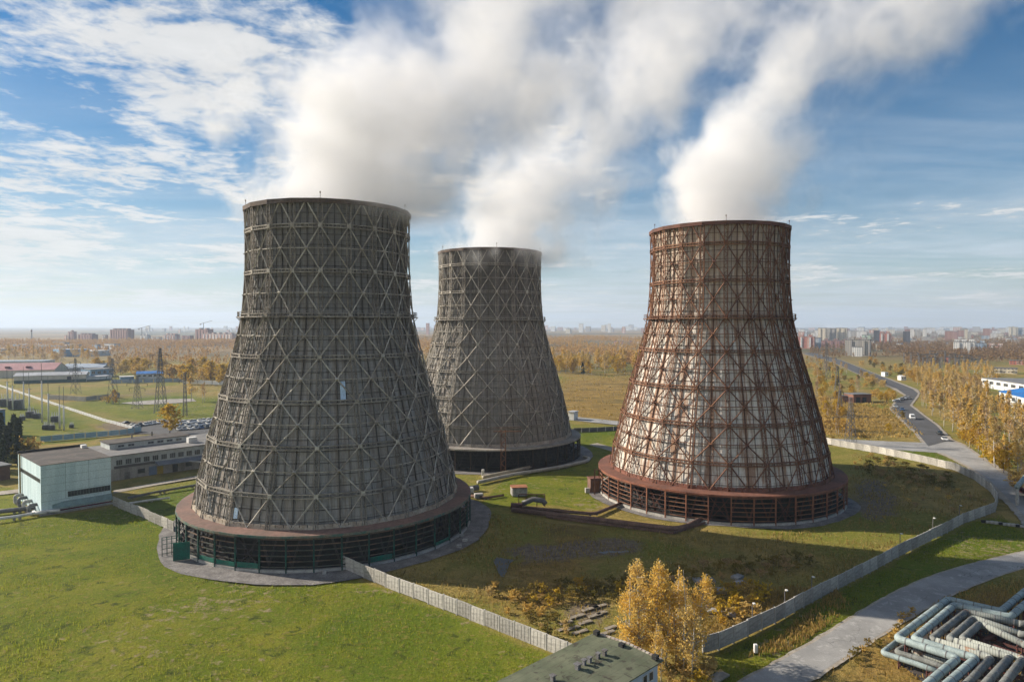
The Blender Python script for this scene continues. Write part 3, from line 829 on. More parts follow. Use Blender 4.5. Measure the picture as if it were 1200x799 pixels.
def mid_extra(root, P, Qp, S):
    mb = MB()
    a = S(0.0, 36.6, 0)
    for dx in (-.8, .8):
        for dy in (-.8, .8):
            mb.beam(a + Vector((dx, dy, 0)), a + Vector((dx, dy, 14.5)), 0.2)
    z, s = 0.0, 1
    while z < 14:
        for dy in (-.8, .8): mb.beam(a + Vector((-.8 * s, dy, z)), a + Vector((.8 * s, dy, z + 1.6)), 0.12)
        z += 1.6; s = -s
    mb.beam(a + Vector((-3.4, 0, 14)), a + Vector((6.2, 0, 14)), 0.2, 0.3)
    mb.beam(a + Vector((-3.4, 0, 15.3)), a + Vector((6.2, 0, 15.3)), 0.14)
    mb.build('stair_lattice', rust_l, root)

def red_extra(root, P, Qp, S):
    mb = MB()
    a = S(-8.2, 37.2, 0)
    mb.beam(a, a + Vector((0, 0, 7.6)), 0.3); mb.beam(a + Vector((0, 0, 7.4)), S(-8.2, 35, 7.4), 0.2)
    mb.build('stair_lattice', rust_l, root)

TOWERS = [
    tower(177.7, -14.93, -5.6, 'largest and nearest grey cooling tower with a pinkish skirt roof and green louvre posts', M1, near_extra),
    tower(267.0, -1.84, 7.0, 'farthest grey cooling tower, standing between the two others above a black louvred base', M2, mid_extra),
    tower(213.0, 16.78, 5.7, 'cooling tower with rust red lattice over pale stained cladding', M3, red_extra)]
# ---------------------------------------------------------------- buildings
def wall_set(root, w, d, h, m, z0=-0.5, x0=0, y0=0, name='wall', t=0.3):
    MB().box2(x0, x0 + w, y0, y0 + t, z0, h).box2(x0, x0 + w, y0 + d - t, y0 + d, z0, h).box2(x0, x0 + t, y0 + t, y0 + d - t, z0, h).box2(x0 + w - t, x0 + w, y0 + t, y0 + d - t, z0, h).build(name, m, root)

def window(root, axis_, pos, a, z0, w, h, nx=1, glass=None, frame=None, out=-1):
    """A framed window on the plane axis_=pos; a is its start along the wall; out is the side it faces."""
    glass = glass or MT['glass']; frame = frame or MT['white_paint']
    fr, gl = MB(), MB()
    def bx(mb, a0, a1, b0, b1, t0, t1):
        p0, p1 = sorted((pos + out * t0, pos + out * t1))
        if axis_ == 'y': mb.box2(a0, a1, p0, p1, b0, b1)
        else: mb.box2(p0, p1, a0, a1, b0, b1)
    f = 0.09
    bx(fr, a, a + w, z0, z0 + f, 0.004, 0.07); bx(fr, a, a + w, z0 + h - f, z0 + h, 0.004, 0.07)
    for i in range(nx + 1):
        c = a + (w - f) * i / nx
        bx(fr, c, c + f, z0 + f, z0 + h - f, 0.004, 0.07)
    bx(gl, a + f, a + w - f, z0 + f, z0 + h - f, 0.004, 0.03)
    o = fr.build('window', frame, root)
    gl.build('pane', glass, o)
    return o

teal_p = pm('teal_sheet', (0.60, 0.735, 0.76), (0.47, 0.61, 0.64), 0.45, streak=True, grime=0.22)
roof_felt = pm('roof_felt', (0.055, 0.047, 0.042), (0.095, 0.078, 0.066), 0.22, lo=0.4, hi=0.62, bump=0.2, grime=0.3)
maroon = pm('maroon_strip', (0.13, 0.02, 0.03), None, 0.5)
RZ = math.atan2(0.73, 0.683)

def pump_house():
    a = gp(48.3, 603.6)
    r = thing('pump_house', 'pale teal block building with a dark flat roof, beside the lawn at the far left', 'building', (a.x, a.y, 0), RZ)
    w, d, h = 16.6, 25.0, 13.0
    wall_set(r, w, d, h, teal_p)
    # joints of the sheet cladding
    mb = MB()
    for z in (3.4, 5.6, 7.7, 9.8, 11.9): mb.box2(0.02, w, -0.03, 0.004, z, z + 0.05)
    for x in (5.6, 11.1): mb.box2(x, x + 0.06, -0.034, 0.004, 3.45, h)
    mb.build('cladding_joint', pm('joint', (0.16, 0.27, 0.28)), r)
    MB().box2(-0.1, w + 0.1, -0.1, d + 0.1, h, h + 0.14).build('roof', roof_felt, r)
    rf = MB().box2(-0.15, w + .15, d - 0.2, d + 0.16, h + .14, h + 0.75).box2(w - 1.2, w + 0.16, d - 2.4, d - .2, h + .14, h + .9).build('parapet', MT['dark'], r)
    MB().box2(w - 1.6, w - .2, d - 4.2, d - 2.5, h + .144, h + 1.0).build('roof_hatch', MT['white_paint'], r)
    window(r, 'y', 0.0, 6.1, 3.75, 10.3, 1.5, 14, frame=pm('window_steel', (0.10, 0.13, 0.13)))
    window(r, 'x', 0.0, 0.5, 8.4, 21.0, 1.1, 26, frame=pm('louvre_steel', (0.20, 0.22, 0.21)))
    # sloping duct along the foot of the front
    mb = MB()
    mb.add([(2.5, -.02, 1.4), (5, -1.3, 1.4), (w, -1.3, 1.4), (w, -.02, 1.4), (2.5, -.02, 2.3), (5, -.5, 2.9), (w, -.5, 2.9), (w, -.02, 2.9)],
           [(3, 2, 1, 0), (4, 5, 6, 7), (0, 1, 5, 4), (1, 2, 6, 5), (2, 3, 7, 6)])
    mb.build('duct', pm('duct_teal', (0.20, 0.30, 0.31), (0.15, 0.22, 0.23)), r)
    MB().box2(0.3, w, -0.12, -0.004, 0.35, 0.75).build('skirting', maroon, r)
    MB().box2(-.4, w + .4, -0.9, -0.02, -.1, 0.22).build('plinth', MT['concrete'], r)
    MB().tube([(-0.35, 21.2, 0.5), (-0.35, 21.2, h + 0.6)], 0.22, 8).build('downpipe', pm('ochre_pipe', (0.36, 0.27, 0.13)), r)
    for k, y in enumerate((19.5, 15, 9.5, 4)):
        MB().tube([(-0.1, y, 2.2), (-1.6, y, 2.2), (-1.9, y, 1.9), (-1.9, y, 0.4), (-1.9, y - 2.5, 0.4)], 0.45, 10).build('outlet_pipe', MT['steel'] if k % 2 else MT['concrete'], r, True)
    MB().tube([(-1.2, 3, 0.7), (-1.2, -0.5, 0.9), (0.8, -1.6, 0.9)], 0.4, 10).build('outlet_pipe', MT['white_paint'], r, True)
pump_house()

def workshop():
    a = gp(133, 563)
    r = thing('workshop', 'long two storey workshop with rows of windows behind the teal building', 'building', (a.x, a.y, 0), RZ)
    x0, x1, d, h = -13.0, 44.0, 24.0, 7.75
    cw = pm('workshop_wall', (0.44, 0.47, 0.46), (0.33, 0.35, 0.34), 0.3, streak=True)
    lw = pm('workshop_plinth', (0.36, 0.345, 0.32), (0.22, 0.21, 0.195), 0.4, streak=True)
    wall_set(r, x1 - x0, d, h, cw, x0=x0)
    MB().box2(x0 - .3, x1 + .3, -0.4, d + .3, h, h + 0.3).build('roof', pm('workshop_roof', (0.15, 0.145, 0.145), (0.21, 0.20, 0.19), 0.15), r)
    MB().box2(x0, x1, -0.12, -0.004, -.3, 3.7).build('lower_wall', lw, r)
    x = 0.8
    for i in range(15):
        window(r, 'y', 0.0, x, 4.75, 1.9, 1.75, 3, frame=pm('workshop_frame', (0.36, 0.38, 0.38)) if i == 0 else bpy.data.materials['workshop_frame'])
        x += 2.75
    MB().box2(0.2, 12.5, -0.25, -0.004, 3.75, 4.55).build('dark_band', pm('dark_strip', (0.10, 0.095, 0.09)), r)  # plain dark strip below the window row
    mb = MB(); mb.add([(12.6, -3.4, 3.5), (x1, -3.4, 3.5), (x1, -.01, 4.3), (12.6, -.01, 4.3), (12.6, -3.4, 3.3), (x1, -3.4, 3.3), (x1, -.01, 4.1), (12.6, -.01, 4.1)], [(0, 1, 2, 3), (7, 6, 5, 4), (0, 4, 5, 1), (0, 3, 7, 4)])
    mb.build('canopy', pm('canopy_sheet', (0.13, 0.15, 0.18), (0.19, 0.20, 0.22), 0.2), r)
    for xx, ww, hh, m in ((3.2, 1.6, 2.2, 'steel'), (10.6, 2.4, 2.9, None), (13.2, 1.9, 2.7, 1), (18.2, 1.6, 2.6, 'dark'), (22.5, 2.0, 1.3, 'glass'), (7.2, 2.2, 1.2, 'glass'), (27, 2, 2.6, 'steel')):  # the dark entry is a panel painted for a shaded opening
        mm = MT[m] if isinstance(m, str) else pm('blue_door', (0.16, 0.22, 0.33)) if m is None else pm('yellow_door', (0.45, 0.32, 0.03))
        MB().box2(xx, xx + ww, -.22, -.124, 0.0 if hh > 1.5 else 1.2, hh if hh > 1.5 else 2.6).build('door' if hh > 1.5 else 'window', mm, r)
    # clerestory on the roof
    c0 = gp(128.5, 528, h); c1 = gp(224.5, 517.5, h); c2 = gp(115.5, 519, h)
    def loc(p):
        q = Vector((p.x - a.x, p.y - a.y)); return q.x * math.cos(RZ) + q.y * math.sin(RZ), -q.x * math.sin(RZ) + q.y * math.cos(RZ)
    lx0, ly0 = loc(c0); lx1, _ = loc(c1)
    lx1 = max(lx1, lx0 + 24); ly1 = ly0 + 9.5
    cl = MB().box2(lx0, lx1, ly0, ly1, h + .3, h + 2.1).build('clerestory', pm('clerestory_wall', (0.50, 0.53, 0.51), (0.38, 0.40, 0.39), 0.3, streak=True), r)
    MB().box2(lx0 - .3, lx1 + .3, ly0 - .3, ly1 + .3, h + 2.1, h + 2.35).build('clerestory_roof', roof_felt, cl)
    for i in range(7):
        if i in (2,): continue
        xx = lx0 + 2.5 + i * (lx1 - lx0 - 4) / 7
        window(r, 'y', ly0, xx, h + 0.75, 2.0, 0.8, 2, frame=bpy.data.materials['workshop_frame'])
    for xx, yy in ((lx0 + 9, ly1 - 3), (lx0 + 16, ly1 - 2)): MB().tube([(xx, yy, h + 2.3), (xx, yy, h + 3.9)], 0.22, 8).build('flue', MT['steel'], r)
    MB().box2(26, 29, 6, 8, h + .3, h + 2.2).build('stair_head', MT['white_paint'], r)
    MB().beam((22.5, -3.6, 3.6), (27, -8.5, 2.9), 0.8, 0.35).build('loading_ramp', MT['concrete'], r)
workshop()

def hall(name, label, cat, pts, h, roof, wall, depth, group=None, eave=0.4, ridge=0.0, nwin=0, band=None, dz=0.0):
    """A long low building: pts are the photo pixels of the foot of its visible front, left end first."""
    a, b = gp(*pts[0]), gp(*pts[1])
    L_ = (b - a).length; rz = math.atan2(b.y - a.y, b.x - a.x)
    r = thing(name, label, cat, (a.x, a.y, 0), rz, group)
    wall_set(r, L_, depth, h, wall)
    if ridge:
        mb = MB(); e = eave
        y0, y1, ym = -e, depth + e, depth / 2
        vs = [(-e, y0, h), (L_ + e, y0, h), (L_ + e, ym, h + ridge), (-e, ym, h + ridge), (L_ + e, y1, h), (-e, y1, h)]
        vs2 = [(x, y, z - 0.25) for x, y, z in vs]
        mb.add(vs + vs2, [(0, 1, 2, 3), (3, 2, 4, 5), (7, 6, 9, 8), (8, 9, 11, 10), (0, 6, 7, 1), (4, 10, 11, 5), (0, 3, 9, 6), (3, 5, 11, 9), (1, 7, 8, 2), (2, 8, 10, 4)])
        mb.build('roof', roof, r)
        MB().add([(0.01, .3, h), (0.01, depth - .3, h), (0.01, ym, h + ridge - .3), (L_ - .01, .3, h), (L_ - .01, depth - .3, h), (L_ - .01, ym, h + ridge - .3)], [(0, 2, 1), (3, 4, 5)]).build('gable', wall, r)
    else:
        MB().box2(-eave, L_ + eave, -eave, depth + eave, h, h + 0.35).build('roof', roof, r)
    for i in range(nwin):
        w = L_ / nwin
        window(r, 'y', 0.0, (i + .2) * w, h * 0.45, w * 0.6, h * 0.35, max(1, int(w * .6 / 1.5)))
    if band: MB().box2(0, L_, -0.1, -.004, -.3, band[0]).build('wall_base', band[1], r)
    return r, L_, depth, h
beige = pm('beige_wall', (0.62, 0.56, 0.46), (0.52, 0.47, 0.38), 0.2, streak=True)
whitew = pm('white_wall', (0.66, 0.66, 0.64), (0.52, 0.52, 0.50), 0.2, streak=True)
bluew = pm('blue_wall', (0.16, 0.30, 0.46), (0.12, 0.22, 0.34), 0.2)
zinc = pm('zinc_roof', (0.42, 0.43, 0.45), (0.33, 0.34, 0.36), 0.1, streak=False)
zincb = pm('blue_grey_roof', (0.32, 0.38, 0.45), (0.25, 0.30, 0.37), 0.1)
pinkr = pm('pink_roof', (0.48, 0.25, 0.25), (0.38, 0.20, 0.20), 0.1)
brightb = pm('bright_blue_roof', (0.015, 0.16, 0.46), (0.02, 0.13, 0.38), 0.1)
greyr = pm('grey_flat_roof', (0.14, 0.145, 0.15), (0.19, 0.19, 0.19), 0.08)
dgreen = pm('dark_green_sheet', (0.03, 0.09, 0.085), (0.025, 0.07, 0.07), 0.2)
brick = pm('brick_wall', (0.24, 0.115, 0.08), (0.17, 0.085, 0.06), 0.4)

r, L_, d_, h_ = hall('warehouse', 'long beige warehouse with a pale roof and dark green foot beyond the poles', 'warehouse', ((16, 449.5), (101, 447)), 6.4, zinc, beige, 22, ridge=2.2, band=(2.5, dgreen))
MB().box2(L_ * .73, L_ * .79, -0.16, -.104, 1.9, 5.0).build('door', MT['dark'], r)  # near black panel painted for the shade in an opening
r, L_, d_, h_ = hall('warehouse', 'wide storage hall with a pink sheet roof at the far left', 'warehouse', ((-60, 444), (64, 441.5)), 7.0, pinkr, beige, 40, ridge=6.0)
for k in (0.52, 0.72): MB().box((L_ * k, 7, h_ + 2.6), (3.2, 4, 1.6)).build('dormer', maroon, r)
hall('warehouse', 'low hall with a long white and maroon roof behind the pink one', 'warehouse', ((-60, 431), (50, 430)), 7, zincb, whitew, 30)
hall('warehouse', 'flat hall with a blue grey roof right of the pink roofed one', 'warehouse', ((70, 438), (120, 437)), 6.0, zincb, pm('slate_wall', (0.30, 0.33, 0.37)), 55, ridge=3)
hall('workshop_hall', 'dark blue clad hall behind the second pylon', 'hall', ((106, 442.5), (133, 441)), 7.5, greyr, bluew, 22, nwin=4)
hall('shed', 'low white shed with a flat roof at the right end of the warehouse', 'shed', ((97, 447), (131, 445)), 3.6, zinc, whitew, 12, band=(1.2, dgreen))
hall('shed', 'little white shed with a bright blue roof left of the tall pylon', 'shed', ((160, 444.5), (191, 443.5)), 5.0, brightb, whitew, 18, ridge=2, nwin=5)
hall('shed', 'small white kiosk with a blue lean-to beside the blue roofed shed', 'shed', ((141, 446), (157, 445.4)), 3.2, whitew, bluew, 10)
for k, (p, m1, m2, lab) in enumerate((
        (((1, 414), (17, 413.5)), whitew, whitew, 'white box building among the autumn trees at the far left edge'),
        (((22, 408.5), (42, 408)), zinc, bluew, 'distant hall with a blue front and white roof, left of the far row'),
        (((43, 408.5), (60, 408)), whitew, beige, 'distant cream hall with a white roof, middle of the far row'),
        (((63, 410), (86, 409)), whitew, beige, 'distant hall with a stepped white roof, right of the far row'),
        (((70, 418), (105, 417)), zincb, bluew, 'distant blue grey factory hall below the row of white roofs'),
        (((104, 417.5), (130, 416)), whitew, whitew, 'distant long white shed at the end of the blue grey factory'))):
    hall('factory_hall', lab, 'hall', p, 8.0 if k != 4 else 11, m1, m2, 40, 'far industrial halls')

# right: white works hall, blue roofed one, brick house
r, L_, d_, h_ = hall('works_hall', 'white works hall with a grey roof at the right behind the birches', 'hall', ((1150, 453), (1232, 467)), 7.0, greyr, whitew, 60, nwin=9)
r, L_, d_, h_ = hall('works_hall', 'white hall with a bright blue roof in front of the grey roofed one', 'hall', ((1171, 472), (1222, 487)), 7.5, brightb, whitew, 40, ridge=4.0, nwin=7)
r, L_, d_, h_ = hall('brick_house', 'brown brick garage house with dark gates by the bend in the road', 'house', ((1000, 471.5), (1021, 471)), 5.0, greyr, brick, 9)
for k in (0.15, 0.5): MB().box2(L_ * k, L_ * k + 3.0, -.07, -.004, 0, 3.3).build('gate', MT['dark'], r)
hall('brick_annex', 'low brick annex leaning on the left of the garage house', 'shed', ((988, 470.3), (1000, 470.6)), 3.4, greyr, brick, 7)
hall('kiosk', 'white two storey kiosk beside the far road', 'kiosk', ((1037, 441), (1041, 441)), 3.8, zinc, whitew, 7, nwin=2)
hall('kiosk', 'white filling station kiosk with a gabled top right of the far road', 'kiosk', ((1056, 445.5), (1062, 445.5)), 3.4, whitew, whitew, 6, ridge=1.2, nwin=2)
hall('checkpoint', 'small white gatehouse behind the middle tower', 'hut', ((666, 492), (672.5, 492.5)), 4.2, zinc, whitew, 5)
hall('blue_shed', 'tall blue clad box at the left edge beside the poles', 'shed', ((-16, 511), (6.5, 508)), 11.0, greyr, pm('slate_blue_sheet', (0.13, 0.23, 0.36), (0.10, 0.18, 0.29), 0.3, streak=True), 9)
hall('brown_shed', 'low brown shed among dark trees left of the teal building', 'shed', ((-18, 566), (12, 561)), 4.5, greyr, pm('brown_sheet', (0.11, 0.06, 0.045)), 7)

# green roofed office at the bottom edge
def green_office():
    q0 = gp(698, 740.1, 7.6)
    rz = math.atan2(-0.714, 0.70)
    r = thing('office_building', 'pale blue building with a stained green roof at the bottom edge of the view', 'building', (q0.x, q0.y, 0), rz)
    w, ln, h = 10.4, 46.0, 7.35
    wall = pm('pale_blue_wall', (0.50, 0.58, 0.66), (0.42, 0.49, 0.57), 0.4, streak=True, grime=0.12)
    wall_set(r, w - .4, ln, h - .15, wall, x0=.2, y0=-ln - .2)
    g = NG('green_roof')
    st = g.rng(g.noise(0.55, 6, 0.7, None, 1.2), 0.54, 0.64)
    sx_ = g.n('ShaderNodeSeparateXYZ'); g.l(g.obj, sx_.inputs[0])
    lines = g.rng(g.M('ABSOLUTE', g.M('SUBTRACT', g.M('FRACT', g.M('MULTIPLY', sx_.outputs[0], 0.95)), 0.5)), 0.46, 0.5)
    st2 = g.rng(g.noise(0.9, 6, 0.75, g.scaled((1, 0.25, 1)), 0.8), 0.56, 0.68)
    col = g.mix(g.rng(g.noise(0.35, 5, 0.6), 0.35, 0.65), (0.095, 0.108, 0.070), (0.140, 0.150, 0.100))
    col = g.mix(g.M('MULTIPLY', st, 0.8), col, (0.045, 0.036, 0.032))
    col = g.mix(g.rng(g.noise(5, 4, 0.7), 0.55, 0.8, 0, 0.4), col, (0.20, 0.19, 0.14))
    col = g.mix(g.M('MULTIPLY', lines, 0.55), col, (0.045, 0.04, 0.034))
    col = g.mix(g.M('MULTIPLY', st2, 0.65), col, (0.075, 0.055, 0.045))
    g.bump(g.noise(3, 5, 0.7), 0.3, 0.06)
    gm = g.done(col, 0.9, spec=0.15)
    mb = MB()
    e = 0.35
    vs = [(-e, e, h), (w + e, e, h), (w + e, -ln - e, h), (-e, -ln - e, h), (w / 2, e, h + .35), (w / 2, -ln - e, h + .35)]
    mb.add(vs + [(x, y, h - .15) for x, y, z in vs[:4]], [(0, 3, 5, 4), (4, 5, 2, 1), (0, 4, 1, 7, 6), (3, 2 + 6, 7 + 2, 5) if False else (2, 5, 3, 9, 8), (1, 2, 8, 7), (0, 6, 9, 3), (6, 7, 8, 9)])
    mb.build('roof', gm, r)
    x = 0
    mb = MB()
    for i in range(17):
        xx = 0.15 + i * 0.62
        zt = h + .35 - abs(xx + .25 - w / 2) * .35 / (w / 2 + e)
        mb.box2(xx, xx + 0.5, 0.0, 0.32, zt + 0.004, zt + 0.16)
    mb.build('coping_brick', pm('coping', (0.46, 0.42, 0.37), (0.30, 0.22, 0.18), 0.8), r)
    inv = lambda p: ((p.x - q0.x) * math.cos(rz) + (p.y - q0.y) * math.sin(rz), -(p.x - q0.x) * math.sin(rz) + (p.y - q0.y) * math.cos(rz))
    for px, py, s in ((677, 782.5, .55), (684.6, 777.5, .4), (691, 774.7, .4), (701, 770, .4), (708.5, 766.4, .45), (648, 796, .45)):
        lx, ly = inv(gp(px, py, 7.8))
        MB().box((lx, ly, 7.9), (s, s, 0.8)).box((lx, ly, 8.36), (s * 1.5, s * 1.5, .1)).build('roof_vent', MT['steel'], r)
    for px, py in ((728.7, 757), (769, 771), (699, 742)):
        lx, ly = inv(gp(px, py, 7.7))
        MB().box((min(max(lx, .3), w - .3), min(ly, -.4), 7.85), (0.7, 0.7, 0.55)).build('roof_hatch', MT['dark'], r)
    y = -1.2
    while y > -ln:
        window(r, 'x', w - .2, y - 1.0, 5.2, 1.0, 1.25, 1, out=1); window(r, 'x', w - .2, y - 2.3, 5.2, 1.0, 1.25, 1, out=1)
        window(r, 'x', w - .2, y - 1.0, 1.6, 1.0, 1.4, 1, out=1); window(r, 'x', w - .2, y - 2.3, 1.6, 1.0, 1.4, 1, out=1)
        y -= 3.6
    MB().box2(w - .2, w - .05, -ln, -.2, -.3, .7).build('plinth', MT['concrete'], r)
green_office()

# ---------------------------------------------------------------- fences
def panel_fence(name, label, pts, h=2.5, step=3.6, m=None):
    m = m or MT['fence_concrete']
    r = thing(name, label, 'fence', (pts[0][0], pts[0][1], 0))
    mb = MB().box2(0.05, 0.95, -.07, .07, 0, h)
    for i in range(4): mb.box2(0.08 + i * .22, 0.08 + i * .22 + .17, -.11, -.074, 0.25, h - .2).box2(0.08 + i * .22, 0.08 + i * .22 + .17, .074, .11, 0.25, h - .2)
    panel = mb.build('panel', m, r)
    post = MB().box2(-.13, .13, -.13, .13, -.2, h + .05).build('post', MT['concrete'], r)
    first = True
    for a, b in zip(pts[:-1], pts[1:]):
        L0 = math.hypot(b[0] - a[0], b[1] - a[1]); n = max(1, round(L0 / step)); rz = math.atan2(b[1] - a[1], b[0] - a[0])
        for i in range(n):
            p = [a[k] + (b[k] - a[k]) * i / n for k in (0, 1)]
            if first: c, e = panel, post; first = False
            else:
                c, e = panel.copy(), post.copy()
                COL.objects.link(c); COL.objects.link(e); c.parent = r; e.parent = r
            t = rnd.uniform(-.02, .02)
            c.location = e.location = (p[0] - pts[0][0], p[1] - pts[0][1], rnd.uniform(-.12, .02)); c.rotation_euler = (t, 0, rz); e.rotation_euler = (0, 0, rz)
            c.scale = (L0 / n, 1, 1)
    return r
panel_fence('concrete_fence', 'concrete panel fence running from the teal building to the near tower', FENCE_A)
panel_fence('concrete_fence', 'sunlit white concrete panel fence along the lawn from the near tower to the green roof', FENCE_B, 2.6)
panel_fence('concrete_fence', 'long grey concrete panel fence curving around the yard at the right', FENCE_C, 2.6)
panel_fence('white_fence', 'low white wall running diagonally past the poles at the left', P2((-20, 446), (60, 473), (120, 493), (155, 502.5)), 1.5, 5.0, whitew)
panel_fence('blue_fence', 'pale blue sheet fence behind the workshop roof', P2((47, 517.5), (100, 513), (140, 509.5), (166, 505.5)), 2.4, 4.0, pm('pale_blue_fence', (0.30, 0.46, 0.56), (0.24, 0.38, 0.47), 0.4, streak=True))
panel_fence('grey_fence', 'grey sheet fence beyond the left meadow with a white right end', P2((130, 449), (180, 448), (214, 447.3)), 3.2, 8.0, zincb)
panel_fence('white_fence', 'white block wall at the end of the grey sheet fence', P2((214, 449), (240, 450), (285, 452)), 3.2, 8.0, whitew)
panel_fence('grey_fence', 'grey concrete wall beside the bare yard in the left meadow', P2((57, 467.5), (100, 470), (141, 465)), 3.0, 8.0, MT['concrete'])
panel_fence('grey_fence', 'dark low fence on the grass behind the middle tower', P2((672, 506.5), (700, 505.5), (738, 503)), 2.0, 4.0, MT['steel'])
# ---------------------------------------------------------------- pipes
teal_pipe = pm('teal_lagging', (0.30, 0.365, 0.36), (0.22, 0.27, 0.27), 0.7, grime=0.25, rough=0.6)
grey_pipe = pm('grey_lagging', (0.22, 0.23, 0.215), (0.15, 0.155, 0.145), 0.8, grime=0.35)
def banded(name, c1, c2, c3):
    g = NG(name)
    sp = g.n('ShaderNodeSeparateXYZ'); g.l(g.obj, sp.inputs[0])
    s = g.M('ADD', g.M('MULTIPLY', sp.outputs[0], 2.6), g.M('MULTIPLY', sp.outputs[1], -1.6))
    band = g.rng(g.M('ABSOLUTE', g.M('SUBTRACT', g.M('FRACT', s), 0.5)), 0.30, 0.40)
    col = g.mix(band, c1, c2)
    col = g.mix(g.rng(g.noise(0.45, 4, 0.6), 0.56, 0.64), col, c3)
    g.bump(band, 0.6, 0.08)
    return g.done(col, 0.85)
foil_pipe = banded('banded_lagging', (0.30, 0.315, 0.285), (0.215, 0.23, 0.205), (0.27, 0.16, 0.10))
elbow_rust = pm('elbow_rust', (0.34, 0.20, 0.12), (0.22, 0.20, 0.17), 0.8)
rust_pipe = pm('rusty_pipe', (0.20, 0.115, 0.085), (0.13, 0.075, 0.06), 0.4, grime=0.35)
rust_dark = pm('rusty_steel', (0.11, 0.04, 0.033), (0.07, 0.03, 0.027), 0.5)

def rounded(pts, r, n=5):
    pts = [Vector(p) for p in pts]; out = [pts[0]]
    for i in range(1, len(pts) - 1):
        a, b, c = pts[i - 1], pts[i], pts[i + 1]
        d1, d2 = (a - b), (c - b)
        k = min(r, d1.length * .45, d2.length * .45)
        p, q = b + d1.normalized() * k, b + d2.normalized() * k
        for j in range(n + 1):
            t = j / n; out.append((1 - t) ** 2 * p + 2 * t * (1 - t) * b + t * t * q)
    return out + [pts[-1]]

def pipe(label, px, z, r, mats, bend=0.7, group='heating pipes at the bottom right corner', collar=True):
    pts = rounded([gp(p[0], p[1], p[2] if len(p) > 2 else z) for p in px], bend)
    o = thing('heating_pipe', label, 'pipe', (pts[0].x, pts[0].y, 0), 0, group)
    base = Vector((pts[0].x, pts[0].y, 0))
    loc = [p - base for p in pts]
    if isinstance(mats, tuple):
        kp = [Vector((gp(p[0], p[1], z).x, gp(p[0], p[1], z).y)) for p in px]
        runs, cur = [], [loc[0]]
        for a_, b_ in zip(loc[:-1], loc[1:]):
            cur.append(b_)
            if (b_ - a_).length > 1.2 and len(cur) > 2: runs.append(cur[:-1]); cur = [a_, b_]
        runs.append(cur)
        for q, run in enumerate(runs):
            long_ = (run[-1] - run[0]).length > 1.6
            d_ = run[-1] - run[0]
            m_ = elbow_rust if not long_ else (mats[1] if d_.x * d_.y < 0 else mats[0])
            MB().tube(run, r if long_ else r * 1.03, 14).build('lagging' if long_ else 'elbow', m_, o, True)
    else: MB().tube(loc, r, 14).build('lagging', mats, o, True)
    k0 = [gp(p[0], p[1], p[2] if len(p) > 2 else z) for p in px]
    for a, b in zip(k0[:-1], k0[1:]):
        n = max(1, int((b - a).length // 2.4))
        for i in range(n):
            c = a.lerp(b, (i + 0.5) / n) - base; d = (b - a).normalized()
            if collar: MB().tube([c - d * .06, c + d * .06], r * 1.06, 14).build('collar', MT['steel'], o)
            s = Vector((-d.y, d.x, 0))
            if i % 3 == 0:
                mb = MB()
                for q in (-1, 1): mb.beam(Vector((c.x, c.y, -.1)) + s * r * .8 * q, Vector((c.x, c.y, c.z - r * .7)) + s * r * .8 * q, 0.16)
                mb.beam(Vector((c.x, c.y, c.z - r - .08)) - s * r * 1.3, Vector((c.x, c.y, c.z - r - .08)) + s * r * 1.3, 0.16)
                mb.build('pipe_support', rust_dark, o)
    return o
pipe('outermost pale teal heating pipe zigzagging round the pipe yard', ((1236, 668), (1200, 693.5), (1173, 716), (1111, 702), (1051, 747.5), (1122, 771), (1087, 801), (1060, 824)), 3.0, 0.56, teal_pipe)
pipe('second pale teal heating pipe, inside the outermost one', ((1240, 680), (1200, 708.5), (1184, 722.5), (1118, 708.8), (1071, 748.5), (1144, 771), (1110, 801), (1084, 824)), 3.0, 0.56, teal_pipe)
pipe('grey heating pipe with rusty elbows next to the teal pair', ((1240, 715), (1200, 731.5), (1133, 716.5), (1091, 749), (1161.5, 770.5), (1134, 800), (1110, 824)), 2.6, 0.54, (grey_pipe, foil_pipe))
pipe('grey lagged heating pipe in the middle of the pipe yard', ((1240, 733), (1200, 744), (1141, 724), (1112, 749), (1184, 769.5), (1155, 801), (1130, 826)), 2.6, 0.54, (grey_pipe, foil_pipe))
pipe('short grey heating pipe on the inner side of the pipe yard', ((1240, 748), (1205, 757), (1149, 730), (1127, 749), (1199, 772), (1176, 801), (1150, 828)), 2.6, 0.54, (grey_pipe, foil_pipe))
pipe('low teal elbow pipe at the left tip of the pipe yard', ((1056, 748), (1034, 764.5), (1075, 778), (1100, 787)), 1.3, 0.42, teal_pipe)
pipe('low grey elbow pipe tucked behind the low teal elbow', ((1072, 751), (1050, 763.5), (1088, 775), (1110, 783)), 1.3, 0.42, grey_pipe)
pipe('innermost low grey elbow pipe under the teal zigzag', ((1084, 755), (1070, 763.5), (1096, 772), (1122, 780)), 1.3, 0.40, foil_pipe)
pipe('dark rusted pipe lying deep in the pipe yard', ((1244, 768), (1170, 741), (1150, 752), (1230, 780)), 1.2, 0.35, rust_dark, collar=False)
